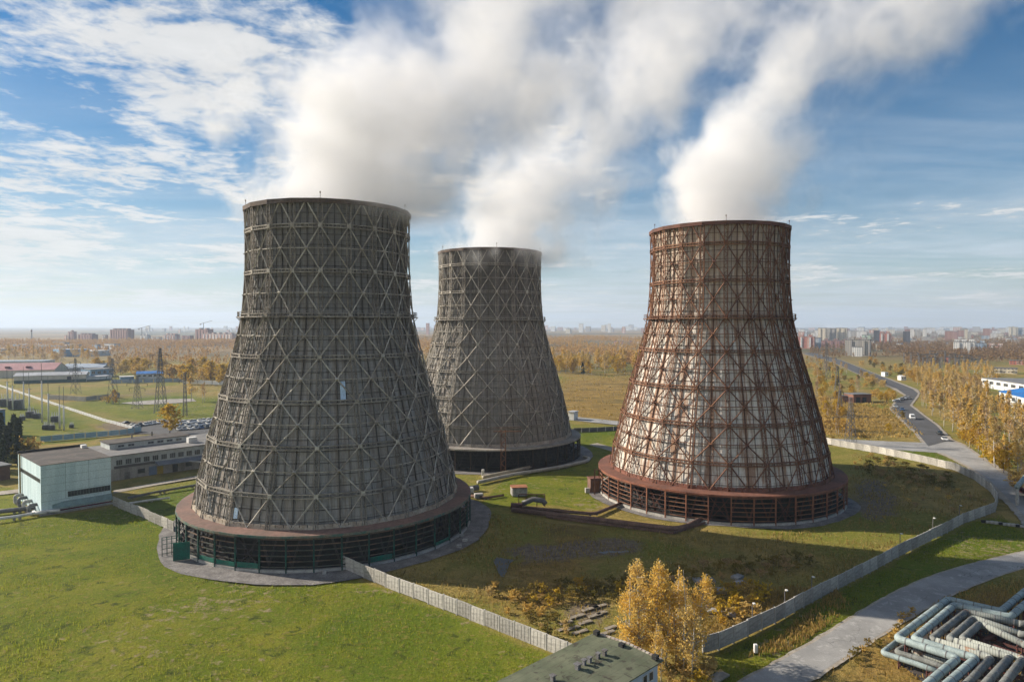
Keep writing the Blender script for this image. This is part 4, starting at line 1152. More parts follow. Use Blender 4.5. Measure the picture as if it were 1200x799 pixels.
def pipe_yard_frame():
    a = gp(1150, 760)
    r = thing('pipe_rack', 'rust red steel frame lying among the heating pipes', 'rack', (a.x, a.y, 0))
    for k, ((x0, y0), (x1, y1)) in enumerate((((1088, 758), (1200, 795)), ((1128, 738), (1230, 772)), ((1140, 733), (1100, 765)), ((1180, 745), (1140, 790)), ((1110, 775), (1090, 790)), ((1150, 728), (1240, 757)))):
        p, q = gp(x0, y0, 1.0) - a, gp(x1, y1, 1.0) - a
        MB().beam(p, q, 0.25, 0.35).build('girder', rust_dark, r)
        for t in (0.1, 0.5, 0.9):
            c = p.lerp(q, t); MB().beam((c.x, c.y, -.1), (c.x, c.y, 1.0), 0.2).build('stanchion', rust_dark, r)
    MB().sheet([(p.x - a.x, p.y - a.y) for p in (gp(1040, 766), gp(1110, 712), gp(1260, 745), gp(1260, 830), gp(1120, 830))], 0.07).build('base_slab', pm('dark_gravel', (0.07, 0.06, 0.055), (0.05, 0.04, 0.035), 0.8), r)  # slab of dark tones under the pipes
pipe_yard_frame()

def ground_pipe(name, label, px, z, r, m, bend=0.8, n=12):
    pts = rounded([gp(p[0], p[1], p[2] if len(p) > 2 else z) for p in px], bend)
    o = thing(name, label, 'pipe', (pts[0].x, pts[0].y, 0))
    b = Vector((pts[0].x, pts[0].y, 0))
    MB().tube([p - b for p in pts], r, n).build('pipe_run', m, o, True)
    for i in range(2, len(pts) - 1, 3):
        c = pts[i] - b
        MB().box((c.x, c.y, (c.z - r) / 2), (0.5, 0.5, max(0.15, c.z - r))).build('pipe_saddle', MT['concrete'], o)
    L2 = (pts[-1] - pts[0]).length
    return o
ground_pipe('water_main', 'thick rusty water main running along the grass to the red tower', ((600, 597), (660, 604), (720, 611), (789, 619.5), (803, 617.5), (822, 608)), 0.65, 0.65, rust_pipe, 3.0)
ground_pipe('water_main', 'thinner rusty pipe behind the thick main, turning up to the red tower', ((612, 594), (660, 599), (697, 602), (728, 589.5)), 0.6, 0.45, rust_pipe, 2.0)
ground_pipe('water_main', 'pale pipe lying along the foot of the middle tower', ((560, 565), (600, 556), (660, 546.5), (688, 540), (691, 537), (684, 535)), 0.7, 0.6, MT['concrete'], 3.0)
ground_pipe('water_main', 'short pale pipe behind the longer one at the middle tower', ((566, 559), (600, 552), (622, 547)), 0.8, 0.6, pm('ochre_concrete', (0.36, 0.32, 0.24), (0.28, 0.24, 0.18), 0.4), 2.0)
ground_pipe('water_main', 'dark bent pipe beside the near tower', ((530, 575), (548, 573), (560, 571)), 0.9, 0.9, MT['steel'], 2.0)
ground_pipe('water_main', 'thin brown pipe lying on the grass left of the green hut', ((548, 580), (570, 583), (590, 580)), 0.4, 0.35, rust_pipe, 1.0)
ground_pipe('heating_main', 'teal heating pipe arching at the right edge beside the road', ((1240, 595), (1192, 571), (1192, 570, 5.5), (1204, 556, 5.5), (1240, 566, 5.5)), 0.8, 0.65, teal_pipe, 1.5)
ground_pipe('heating_main', 'dark red pipe beneath the teal arch at the right edge', ((1195, 573), (1240, 592)), 1.4, 0.8, maroon, 1.0)
ground_pipe('heating_main', 'pale low pipe crossing the grass at the left edge', ((-30, 611), (20, 605), (52, 599), (70, 598)), 0.9, 0.4, MT['white_paint'], 1.0)
ground_pipe('heating_main', 'dark low pipe behind the pale one at the left edge', ((-30, 602), (20, 597), (44, 594)), 0.9, 0.6, MT['steel'], 1.0)
ground_pipe('heating_main', 'thin pale pipe lying on the grass behind the left concrete fence', ((148, 590), (175, 586), (199, 583)), 0.5, 0.3, MT['white_paint'], 1.0)
ground_pipe('heating_main', 'dark pipe run on the grass between the workshop and the near tower', ((150, 583), (190, 575), (228, 568.5), (250, 565)), 0.7, 0.35, MT['steel'], 1.0)

def slab_thing(name, label, cat, px, py, size, m, rz=0.0, group=None, z=None, tilt=0.0):
    p = gp(px, py)
    bm = bmesh.new()
    bmesh.ops.create_cube(bm, size=1.0)
    bmesh.ops.scale(bm, vec=size, verts=bm.verts)
    bmesh.ops.bevel(bm, geom=bm.edges[:], offset=min(size) * 0.12, segments=1, affect='EDGES')
    me = bpy.data.meshes.new(name); bm.to_mesh(me); bm.free(); me.materials.append(m)
    o = link(name, me)
    o.location = (p.x, p.y, (size[2] / 2 if z is None else z) - .03); o.rotation_euler = (tilt, tilt * .6, rz)
    return tag(o, label, cat, group)
sl_m = pm('old_slab', (0.36, 0.34, 0.32), (0.25, 0.235, 0.22), 0.9, bump=0.2)
for i, (px, py, sx, sy, rz, lab) in enumerate((
        (825, 681, 4.2, 1.8, 0.1, 'grey slab lying flat behind the birches, farthest of the pale slabs'), (864, 677, 2.6, 1.6, 0.8, 'grey tilted slab right of the farthest flat one'),
        (867, 684, 2.2, 1.4, 0.4, 'broken grey slab just in front of the tilted one'), (838, 693, 4.0, 2.2, -0.1, 'dark purplish slab pile between the birches and yellow shrubs'),
        (837, 717, 2.6, 1.4, 0.0, 'pale slab lying beside the rightmost birch'), (856, 721, 1.9, 1.2, -.5, 'small pale slab right of the one beside the birch'))):
    slab_thing('concrete_slab', lab, 'slab', px, py, (sx, sy, 0.55), sl_m, rz, 'scattered slabs by the birches', tilt=0.06)
strip_m = pm('strip_slab', (0.30, 0.255, 0.20), (0.19, 0.16, 0.12), 0.9)
for i, (px, py, ln) in enumerate(((663, 729, 2.6), (670, 736, 3.2), (680, 740, 3.0), (676, 722, 3.2), (692, 713, 3.6), (703, 710, 3.0), (697, 721, 2.8), (712, 741, 2.8), (716, 735, 2.4), (660, 737, 2.0), (686, 729, 2.6), (705, 718, 2.2))):
    slab_thing('foundation_strip', 'narrow pale foundation strip in rows in the weeds behind the green roof', 'foundation', px, py, (ln, 0.85, 0.16), strip_m, 0.55, 'rows of foundation strips', z=0.08)
slab_thing('utility_tank', 'grey concrete tank hut with a rusty top on the grass between the towers', 'hut', 608, 580, (4.6, 3.6, 2.6), sl_m, 0.15)
slab_thing('concrete_block', 'pale block lying left of the rusty topped hut', 'block', 561, 583, (2.6, 1.8, 1.3), MT['concrete'], 0.2)
slab_thing('concrete_block', 'pale block close against the near tower', 'block', 551, 577, (2.0, 2.0, 1.6), MT['white_paint'], 0.2)
slab_thing('roof_cap', 'rusty orange sheet on top of the grey tank hut', 'sheet', 608, 580, (4.9, 3.9, 0.16), pm('orange_rust', (0.36, 0.15, 0.07), (0.25, 0.11, 0.06), 0.5), 0.15, z=2.68)
for px, py, s, lab in ((566, 559, 2.6, 'pale valve post standing by the middle tower'),):
    slab_thing('valve_post', lab, 'post', px, py, (0.9, 0.9, s), MT['white_paint'], 0)
for i, (px, py) in enumerate(((538, 641), (541, 628), (547, 615), (545, 634), (214, 641), (380, 672))):
    slab_thing('rubble_block', 'loose concrete block on the apron of the near tower', 'block', px, py, (1.1, .8, .6), MT['concrete'], i, 'loose blocks on the apron')
for i in range(12):
    t = i / 11
    slab_thing('kerb_stone', 'pale kerb stone in the broken line on the grass right of the fence', 'kerb stone', 1155 + 55 * t, 612 + 7 * t, (1.9, .7, .6), MT['concrete'] if i % 4 else MT['dark'], -.15, 'broken line of kerb stones')
slab_thing('marker_post', 'small white marker post on the verge below the long fence', 'post', 885.5, 764, (0.55, 0.55, 1.3), MT['white_paint'])
slab_thing('paving_slab', 'brown slab path under the rightmost birch', 'slab', 842, 793, (3.2, 1.6, 0.3), MT['dust'], 0.7, z=.1)

def valve_cluster():
    a = gp(625, 594)
    r = thing('valve_station', 'rusty valve station on the pipes between the towers', 'valves', (a.x, a.y, 0))
    MB().tube([(-3, 0, 1), (-1.5, 0, 1.6), (0, 0, 2.2), (2.6, -.2, 1.8), (3.4, -.4, 0.9)], 0.75, 12).build('valve_body', MT['steel'], r, True)
    for x in (-4, -2, 1, 3.2):
        MB().beam((x, 0.6, 0), (x, 0.6, 3.4), 0.2).build('frame_post', rust_dark, r)
    for z in (2.2, 3.4): MB().beam((-4, 0.6, z), (3.2, 0.6, z), 0.16).build('handrail', rust_dark, r)
    MB().box((-4.5, -.5, .5), (3.4, 2.6, 1.0)).build('pit_wall', rust_dark, r)
valve_cluster()
def kick_plate():
    a = gp(789, 623)
    r = thing('pipe_trench', 'low rusty trench edge around the end of the thick main', 'trench', (a.x, a.y, 0))
    pts = [gp(640, 606) - a, gp(700, 614) - a, gp(789, 625.5) - a, gp(826, 613.5) - a]
    for p, q in zip(pts[:-1], pts[1:]): MB().beam(p + Vector((0, 0, .25)), q + Vector((0, 0, .25)), 0.3, 0.5).build('edge_beam', rust_pipe, r)
kick_plate()
def tower_hut():
    a = gp(692, 577)
    r = thing('gate_hut', 'small rust brown hut leaning on the left side of the red tower', 'hut', (a.x, a.y, 0), 0.2)
    wall_set(r, 3.2, 3.0, 4.0, rust_pipe, x0=0)
    MB().box2(-.2, 3.4, -.2, 3.2, 4.0, 4.2).build('roof', M3['skirt'], r)
    MB().box2(0.7, 2.7, -.07, -.004, 0, 3.4).build('door', pm('brown_door', (0.23, 0.10, 0.045), (0.17, 0.075, 0.04), 0.5), r)
    MB().box2(-1.6, -.3, -.3, .6, 0, 1.4).build('cable_box', MT['concrete'], r)
tower_hut()

# ---------------------------------------------------------------- masts and pylons
def pylon(label, px, py, h, w, arms, group):
    p = gp(px, py)
    r = thing('pylon', label, 'pylon', (p.x, p.y, 0), rnd.uniform(-.3, .3), group)
    mb = MB()
    def cr(z): return w * (1 - z / h) ** 1.15 * .36 + 0.4
    zs = [h * (1 - 0.82 ** i) / (1 - 0.82 ** 11) for i in range(12)]
    t = max(0.16, h * 0.0068)
    for z0, z1 in zip(zs[:-1], zs[1:]):
        a, b = cr(z0), cr(z1)
        for sx, sy in ((-1, -1), (1, -1), (1, 1), (-1, 1)):
            mb.beam((a * sx, a * sy, z0), (b * sx, b * sy, z1), t, caps=False)
        for (s0, s1) in (((-1, -1), (1, -1)), ((1, -1), (1, 1)), ((1, 1), (-1, 1)), ((-1, 1), (-1, -1))):
            mb.beam((a * s0[0], a * s0[1], z0), (b * s1[0], b * s1[1], z1), t * .55, caps=False)
            mb.beam((a * s1[0], a * s1[1], z0), (b * s0[0], b * s0[1], z1), t * .55, caps=False)
    mb.build('mast_lattice', MT['steel'], r)
    for f, l in arms:
        z = h * f
        m2 = MB().beam((-l, 0, z), (l, 0, z), t).beam((-l, 0, z), (0, 0, z + h * .05), t * .7).beam((l, 0, z), (0, 0, z + h * .05), t * .7)
        c = m2.build('crossarm', MT['steel'], r)
        for s in (-1, 1): MB().tube([(l * s * .97, 0, z), (l * s * .97, 0, z - 1.6)], 0.14, 6).build('insulator', MT['glass'], c)
    return r
A3 = ((0.60, 5), (0.75, 6.5), (0.89, 4.5))
pylon('tallest lattice pylon on the left meadow', 188.5, 484, 37, 6.5, A3, 'power pylons on the left')
pylon('dark lattice pylon with yellow shrubs at its foot', 132.5, 473, 29, 6, A3, 'power pylons on the left')
pylon('short lattice pylon between the two taller ones', 161, 478.5, 20, 5, A3, 'power pylons on the left')
pylon('slender pole like pylon nearest the big tower on the left', 217, 488, 24, 1.6, ((0.82, 3), (0.95, 2)), 'power pylons on the left')
pylon('rusty lattice pylon in front of the beige warehouse', 88.7, 461.5, 26, 6, A3, 'power pylons on the left')
pylon('lattice pylon with wide arms by the fence right of the red tower', 996.5, 521, 20, 4.0, ((0.58, 8.0), (0.95, 2.5)), 'power pylons on the right')
pylon('lattice pylon second from the fence right of the red tower', 981, 466, 22, 4.5, ((0.6, 7), (0.9, 3)), 'power pylons on the right')
pylon('lattice pylon third from the fence right of the red tower', 984, 487, 14, 3, ((0.7, 5), (0.93, 2)), 'power pylons on the right')
pylon('far lattice pylon with broad arms beside the road right of the red tower', 968.5, 442, 33, 6, ((0.55, 11), (0.8, 7), (0.93, 4)), 'power pylons on the right')

def pole(label, px, py, h):
    p = gp(px, py)
    r = thing('gantry_pole', label, 'pole', (p.x, p.y, 0), 0, 'pale poles of the switchyard at the left')
    MB().tube([(0, 0, -.1), (0, 0, h)], [0.45, 0.26], 8).build('shaft', MT['white_paint'], r, True)
    MB().beam((-1.4, 0, h - .3), (1.4, 0, h - .3), 0.2).build('crossarm', MT['steel'], r)
    MB().tube([(0, 0, h), (0, 0, h + 9)], 0.12, 6).build('lightning_rod', MT['steel'], r)
for px, py, pt, lab in ((8.8, 477, 447, 'pale switchyard pole at the far left edge'), (15, 480, 452, 'pale switchyard pole, second from the left edge'), (28, 479, 447, 'pale switchyard pole, third from the left edge'),
                        (34.5, 487, 455, 'pale switchyard pole above the grey transformers'), (49.5, 495, 446, 'tallest pale switchyard pole'), (57, 496.5, 461, 'pale switchyard pole right of the tallest'),
                        (70, 502, 474, 'pale switchyard pole, left one of the nearest pair'), (75, 504, 475, 'pale switchyard pole, right one of the nearest pair')):
    pole(lab, px, py, (py - pt) * depth_of(py) / F)
def transformer(label, px, py, s):
    p = gp(px, py)
    r = thing('transformer', label, 'transformer', (p.x, p.y, 0), rnd.uniform(0, .5), 'switchyard equipment at the left')
    MB().box((0, 0, s * .55), (s * 1.3, s, s * 1.1)).build('tank', MT['steel'], r)
    mb = MB()
    for i in range(6): mb.box((-s * .55 + i * s * .22, -s * .62, s * .5), (.08, s * .2, s * .8))
    mb.build('cooling_rib', MT['steel'], r)
    for i in (-1, 0, 1): MB().tube([(i * s * .4, 0, s * 1.1), (i * s * .4, 0, s * 1.9)], [.25, .12], 8).build('bushing', MT['white_paint'], r)
for px, py, s, lab in ((6, 476, 4.2, 'large dark transformer at the left edge'), (18.5, 479, 5, 'blue grey transformer under the second pole'), (26, 492, 1.8, 'small switchgear below the poles'), (36, 489, 3, 'grey switchgear between the poles'), (43, 490, 2.4, 'grey switchgear left of the tallest pole'),
                       (54, 503, 2.0, 'pale switchgear in the front row at the left'), (61, 503, 1.8, 'pale switchgear in the middle of the front row'), (84, 501, 1.4, 'small switchgear at the right end of the front row'), (64, 494, 2.6, 'grey switchgear behind the front row')):
    transformer(lab, px, py, s)

# right: the substation beyond the birches
def gantry(px, py, w, h):
    p = gp(px, py)
    r = thing('substation_gantry', 'grey lattice gantry of the far substation on the right', 'gantry', (p.x, p.y, 0), rnd.uniform(-.2, .2), 'gantries of the far substation')
    for x in (0, w * .5, w): MB().beam((x, 0, 0), (x, 0, h), 0.5).beam((x, 2, 0), (x, 2, h), 0.5).build('column', MT['steel'], r)
    MB().beam((-1, 1, h), (w + 1, 1, h), 0.7).beam((0, 1, h * .75), (w, 1, h * .75), 0.4).build('girder', MT['steel'], r)
for px, py, w, h in ((1068, 430, 20, 14), (1076, 427, 22, 13), (1082, 431, 18, 12), (1096, 427, 24, 14), (1104, 431, 20, 12), (1113, 428, 22, 13), (1120, 432, 20, 12), (1130, 429, 18, 12), (1136, 433, 20, 11), (1060, 425, 20, 13), (1090, 423, 22, 14)):
    gantry(px, py, w, h)

def lamp(label, px, py, h):
    p = gp(px, py)
    r = thing('lamp_post', label, 'lamp post', (p.x, p.y, 0), 0, 'lamp posts along the long fence')
    MB().tube([(0, 0, 0), (0, 0, h), (.1, -.2, h + .2)], 0.09, 6).build('shaft', MT['steel'], r)
    MB().box((.15, -.35, h + .22), (.35, .55, .16)).build('lamp_head', MT['white_paint'], r)
for px, py, lab in ((881.5, 737, 'lamp post behind the long fence, closest to the birches'), (919.5, 720, 'lamp post behind the long fence, second from the birches'), (951, 703, 'lamp post behind the long fence, third from the birches'), (1054.5, 648, 'lamp post behind the middle of the long fence'), (1093, 628, 'lamp post behind the long fence near its bend'), (1124, 612, 'lamp post at the bend of the long fence')):
    lamp(lab, px, py, 4.2)

# ---------------------------------------------------------------- cars
def car_proto(name, paint, van=False):
    r = thing('van' if van else 'car', None, 'van' if van else 'car')
    Lc, wd = (5.2, 1.95) if van else (4.4, 1.76)
    prof = [(-.5, .32), (-.5, .72), (-.44, .84), (-.28, .90), (.30, .92), (.46, .80), (.5, .62), (.5, .32)] if not van else [(-.5, .35), (-.5, 1.1), (-.36, 1.2), (-.3, 1.25), (.48, 1.3), (.5, 1.0), (.5, .35)]
    cab = [(-.22, .90), (-.10, 1.40), (.18, 1.44), (.36, .92)] if not van else [(-.38, 1.2), (-.27, 2.05), (.46, 2.15), (.49, 1.28)]
    def ext(p, w, ins=0.0):
        n = len(p)
        vs = [(x * Lc, -w / 2 + ins * (z - .9), z) for x, z in p] + [(x * Lc, w / 2 - ins * (z - .9), z) for x, z in p]
        return vs, [tuple(range(n)), tuple(range(2 * n - 1, n - 1, -1))] + [(i, n + i, n + (i + 1) % n, (i + 1) % n) for i in range(n)]
    MB().add(*ext(prof, wd)).build('body', paint, r)
    MB().add(*ext(cab, wd - .12, 0.28 if not van else .06)).build('cabin', MT['glass'] if not van else paint, r)
    t = [(x * .86 + .005, z) for x, z in cab[1:3]]
    if not van: MB().box2(-.10 * Lc, .18 * Lc, -wd * .36, wd * .36, 1.405, 1.46).build('roof', paint, r)
    else: MB().add([(-.375 * Lc, -.8, 1.3), (-.375 * Lc, .8, 1.3), (-.285 * Lc, .78, 1.98), (-.285 * Lc, -.78, 1.98)], [(0, 1, 2, 3), (3, 2, 1, 0)]).build('windscreen', MT['glass'], r)
    w0 = MB().tube([(0, -.11, 0), (0, .11, 0)], .32, 12).build('wheel', MT['dark'], r)
    for i, (sx, sy) in enumerate(((-.31, -1), (.31, -1), (-.31, 1), (.31, 1))):
        w = w0 if i == 0 else w0.copy()
        if i: COL.objects.link(w); w.parent = r
        w.location = (sx * Lc, sy * (wd / 2 - .1), .32)
    for sy in (-1, 1):
        MB().box((-.5 * Lc, sy * wd * .36, .68), (.06, .3, .14)).build('headlight', MT['white_paint'], r)
    return Proto(r)
def paint(n, c): return pm(n, c, tuple(x * .9 for x in c), 0.5, rough=0.3, grime=0.05, spec=0.5)
CAR = {k: car_proto(k, paint('car_paint_' + k, c)) for k, c in (('white', (.75, .75, .74)), ('silver', (.45, .47, .49)), ('dark', (.04, .045, .05)), ('blue', (.06, .12, .25)))}
VAN = car_proto('van', paint('van_paint', (.75, .75, .74)), True)
_h = gp(1092, 512) - gp(1069, 491); HD = math.atan2(-_h.y, -_h.x)
for px, py, rz, k, lab in ((1107, 516, HD, 'white', 'white car turning at the junction below the birches'), (1101.5, 509, HD, 'dark', 'dark car following the white one at the junction'), (1057, 480.5, HD + math.pi, 'blue', 'dark blue car on the road behind the white van'),
                           (1064, 467.5, .3, 'white', 'white car at the head of the queue by the bend'), (1056.5, 468.5, .3, 'silver', 'silver car in the middle of the queue by the bend'), (1050.5, 470.5, .3, 'white', 'white car at the tail of the queue by the bend'),
                           (1036, 448.5, 2.4, 'dark', 'lone dark car far along the road'), (1049.5, 477.5, 1.2, 'silver', 'silver car pulled up beside the brick house')):
    z = gp(px, py); CAR[k].put((z.x, z.y, .09), rz, 1.15, lab)
z = gp(1069, 491); hv_ = gp(1092, 512) - z; VAN.put((z.x, z.y, .09), math.atan2(-hv_.y, -hv_.x), 1.15, 'white delivery van driving towards the junction')
i = 0
for row, (xa, ya, xb, yb, n) in enumerate(((205, 497, 262, 491.5, 11), (207, 500.5, 262, 495.5, 10), (209, 504, 262, 500, 9), (165, 499, 191, 495, 6))):
    for j in range(n):
        t = (j + rnd.uniform(-.15, .15)) / max(1, n - 1)
        p = gp(xa + (xb - xa) * t, ya + (yb - ya) * t)
        k = rnd.choice(('white', 'white', 'white', 'white', 'white', 'silver', 'silver', 'silver', 'dark', 'blue'))
        where = 'parked in the rows right of the yellow tree at the car park' if row < 3 else 'parked in the short row left of the yellow tree'
        kk = {'dark': 'black', 'blue': 'dark blue'}.get(k, k)
        CAR[k].put((p.x, p.y, .055), RZ + 1.5 + rnd.uniform(-.08, .08) + (math.pi if rnd.random() < .5 else 0), 1.08, f'{kk} car {where}', f'{kk} cars {"in the rows" if row < 3 else "in the short row"} of the car park')
for px, py, k, lab in ((147, 497, 'dark', 'black car parked alone by the end of the white wall'), (155, 499.5, 'dark', 'black car parked beside a white one near the blue fence'), (158, 501, 'white', 'white car parked beside a black one near the blue fence')):
    p = gp(px, py); CAR[k].put((p.x, p.y, .055), 1.2, 1.08, lab)
# ---------------------------------------------------------------- trees and shrubs
def cards(ctr, size, droop=0.0, g=nr):
    """Small leaf sprays: one quad each, turned every way."""
    n = len(ctr)
    u = g.normal(size=(n, 3)); u[:, 2] -= droop; u /= np.linalg.norm(u, axis=1)[:, None] + 1e-9
    w = g.normal(size=(n, 3)); v = np.cross(u, w); v /= np.linalg.norm(v, axis=1)[:, None] + 1e-9
    s = (size * g.uniform(0.6, 1.4, n))[:, None]
    V = np.empty((n, 4, 3), np.float32)
    V[:, 0] = ctr - u * s - v * s * .45; V[:, 1] = ctr + u * s * .2 - v * s * .62; V[:, 2] = ctr + u * s + v * s * .2; V[:, 3] = ctr - u * s * .1 + v * s * .6
    return V.reshape(-1, 3), np.arange(n * 4, dtype=np.int32).reshape(n, 4)

def tree_proto(name, h, spread, shape, nbr, nleaf, leaf, lm, bm_, trunks=1, droop=0.5, low=0.25, seed=0, cat='tree'):
    g = np.random.default_rng(seed)
    r = thing(name, None, cat)
    tb = MB(); ctr = []
    for t in range(trunks):
        lean = g.normal(size=2) * .035 * h
        base = g.normal(size=2) * (0.0 if trunks == 1 else spread * .35)
        ht = h * (1 if t == 0 else g.uniform(.72, .98))
        pts = [(base[0] + lean[0] * f ** 1.5 + .012 * h * math.sin(5 * f + t), base[1] + lean[1] * f ** 1.5, ht * f) for f in np.linspace(0, 1, 6)]
        r0 = .0145 * h / (1 if trunks == 1 else 1.25)
        tb.tube([Vector(p) for p in pts], [r0 * (1 - .88 * f) for f in np.linspace(0, 1, 6)], 6)
        P_ = np.array(pts)
        for b in range(nbr // trunks):
            f = g.uniform(low, .99)
            o = np.array([np.interp(f, np.linspace(0, 1, 6), P_[:, k]) for k in range(3)])
            rad_ = spread * shape((f - low) / (1 - low)) * g.uniform(.55, 1.1)
            a = g.uniform(0, 2 * math.pi)
            e = o + np.array([math.cos(a) * rad_, math.sin(a) * rad_, rad_ * g.uniform(.25, .75)])
            m_ = (o + e) / 2 + np.array([0, 0, rad_ * .12])
            tb.tube([Vector(o), Vector(m_), Vector(e)], [r0 * .38 * (1.15 - f), r0 * .25 * (1.15 - f), .012], 4, caps=False)
            k = max(3, int(nleaf / nbr))
            t_ = g.uniform(.25, 1.05, k)[:, None]
            c = o + (e - o) * t_ + g.normal(size=(k, 3)) * np.array([.30, .30, .26]) * (.35 * spread * .5 + .12 * h * .2)
            c[:, 2] -= droop * g.uniform(0, 1, k) * .09 * h
            ctr.append(c)
    ctr = np.concatenate(ctr); ctr = ctr[ctr[:, 2] > .06 * h]
    V, Q = cards(ctr, leaf, droop, g)
    tb.build('trunk', bm_, r, True)
    link('crown', np_mesh('crown', V, Q, lm), r)
    return Proto(r)
birchy = lambda f: (0.35 + 1.0 * math.sin(math.pi * min(1, .12 + .88 * f) ** .8)) * (1 - .55 * f)
roundy = lambda f: math.sin(math.pi * (.18 + .78 * f)) ** .7
spiry = lambda f: 1.02 - .95 * f

MT['near_leaf'] = foliage('birch_leaves', (0.80, 0.56, 0.13), (0.62, 0.37, 0.065), (0.68, 0.50, 0.18), .4)
NEARB = [tree_proto('birch_tree', 15, 2.3, roundy, 96, 2900, .15, MT['near_leaf'], MT['bark'], 1, .9, .16, 3), tree_proto('birch_tree', 14, 2.0, roundy, 90, 2300, .15, MT['near_leaf'], MT['bark'], 2, .9, .18, 4)]
near_lab = ['leftmost golden birch of the clump beside the green roof', 'golden birch behind the corner of the green roof', 'tall golden birch with a bare white trunk in the middle of the clump', 'golden birch in the back of the clump, left of its gap', 'thin golden birch just left of the gap in the clump',
            'dense orange birch at the right end of the clump', 'drooping golden birch at the front right of the clump', 'low golden birch at the front of the clump beside the pale blue wall', 'thin half bare birch standing behind the clump']
for i, (px, py, s, k) in enumerate(((737, 772, .92, 1), (751, 777, 1.02, 0), (766, 775, 1.06, 0), (779, 781, 1.08, 1), (794, 776, 1.0, 1), (815, 778, .92, 0), (808, 792, .86, 1), (772, 799, .62, 1), (797, 766, 1.0, 1))):
    p = gp(px, py); NEARB[k].put((p.x, p.y, -.1), rnd.uniform(0, 6), s, near_lab[i], 'birch clump beside the green roof')

MIDB = [tree_proto('birch_tree', 15, 2.6, birchy, 50, 900, .30, MT['gold_leaf'], MT['bark'], 1, .7, .26, 11), tree_proto('birch_tree', 14, 2.4, birchy, 50, 520, .30, MT['rust_leaf'], MT['bark'], 2, .7, .30, 12),
        tree_proto('birch_tree', 16, 2.8, birchy, 50, 760, .30, MT['gold_leaf'], MT['bark'], 1, .7, .30, 13), tree_proto('birch_tree', 13, 3.0, roundy, 44, 1100, .34, MT['yellow_leaf'], MT['bark'], 2, .5, .16, 14)]
MAPLE = [tree_proto('maple_tree', 10, 3.7, roundy, 54, 1900, .31, MT['yellow_leaf'], MT['dark_bark'], 1, .2, .10, 21), tree_proto('maple_tree', 9, 3.3, roundy, 46, 1000, .40, MT['gold_leaf'], MT['dark_bark'], 3, .2, .08, 22),
         tree_proto('maple_tree', 8, 3.2, roundy, 46, 900, .42, MT['olive_leaf'], MT['dark_bark'], 2, .2, .08, 23)]
SPRUCE = [tree_proto('spruce_tree', 14, 2.7, spiry, 80, 1500, .42, MT['green_leaf'], MT['dark_bark'], 1, .6, .06, 31)]
BUSH = [tree_proto('bush', 2.2, 1.5, roundy, 22, 360, .20, MT['olive_leaf'], MT['dark_bark'], 4, .1, .05, 41, 'bush'), tree_proto('bush', 2.4, 1.4, roundy, 20, 320, .20, MT['yellow_leaf'], MT['dark_bark'], 4, .1, .05, 42, 'bush'),
        tree_proto('bush', 1.8, 1.6, roundy, 20, 300, .20, MT['rust_leaf'], MT['dark_bark'], 4, .1, .05, 43, 'bush'), tree_proto('bush', 2.0, 1.5, roundy, 20, 320, .20, MT['gold_leaf'], MT['dark_bark'], 4, .1, .05, 44, 'bush')]

def scatter(poly, n, mind, seed):
    """n points over a patch of ground given by photo pixels, none closer than mind metres."""
    g = random.Random(seed)
    pts = [gp(*q)[:2] for q in poly]
    x0, x1 = min(p[0] for p in pts), max(p[0] for p in pts); y0, y1 = min(p[1] for p in pts), max(p[1] for p in pts)
    out = []; k = 0
    while len(out) < n and k < n * 60:
        k += 1
        x, y = g.uniform(x0, x1), g.uniform(y0, y1)
        if not in_poly(np.array([x]), np.array([y]), pts)[0]: continue
        if any((x - a) ** 2 + (y - b) ** 2 < mind * mind for a, b in out): continue
        out.append((x, y))
    return out
def plant(protos, pts, lo, hi, label, group):
    for x, y in pts:
        rnd.choice(protos).put((x, y, -.12), rnd.uniform(0, 6.28), rnd.uniform(lo, hi), label, group)
# right of the road: the dense birch stand
stand = [(1092, 489), (1078, 476), (1080, 462), (1100, 452), (1140, 452), (1160, 480), (1215, 492), (1230, 560), (1204, 566), (1188, 572), (1160, 545), (1124, 513), (1104, 499)]
plant([MIDB[0], MIDB[0], MIDB[1], MIDB[2]], scatter(stand, 150, 4.2, 5), .68, 1.0, 'pale gold birch in the dense stand right of the road', 'dense birch stand right of the road')
plant([MIDB[3], MAPLE[0]], scatter([(1122, 512), (1136, 512), (1182, 552), (1176, 556), (1150, 537)], 15, 4.0, 6), .6, .85, 'bright yellow tree on the front edge of the birch stand by the road', 'bright yellow trees along the road')
plant([MIDB[0], MIDB[2], MAPLE[1]], scatter([(1080, 458), (1074, 452), (1050, 440), (1090, 436), (1160, 436), (1170, 448), (1146, 452)], 62, 7, 7), .7, 1.0, 'amber tree between the far road and the white works hall', 'amber trees behind the birch stand')
plant([MAPLE[0], MAPLE[2], MAPLE[1]], scatter([(1078, 452), (1030, 438), (1000, 426), (1020, 424), (1100, 440)], 26, 8, 8), .6, .85, 'yellow green tree in the row on the far side of the far road', 'roadside trees beyond the far road')
plant([MAPLE[0], MAPLE[1], MAPLE[2], MIDB[1]], scatter([(942, 420), (978, 428), (1040, 452), (1030, 456), (996, 466), (960, 476), (948, 450)], 75, 6, 9), .5, .85, 'yellow tree on the meadow between the red tower and the road', 'yellow trees right of the red tower')
plant([MAPLE[0], MAPLE[1]], scatter([(1024, 470), (1022, 462), (1044, 462), (1048, 468), (1042, 472)], 9, 4, 10), .5, .7, 'yellow tree beside the brick garage house', 'trees by the brick house')
plant([MAPLE[1], MIDB[1], MAPLE[0]], scatter([(962, 486), (985, 478), (992, 500), (1000, 512), (975, 512), (966, 508)], 17, 4.5, 11), .5, .8, 'golden bushy tree at the foot of the pylons right of the red tower', 'golden trees by the pylons')
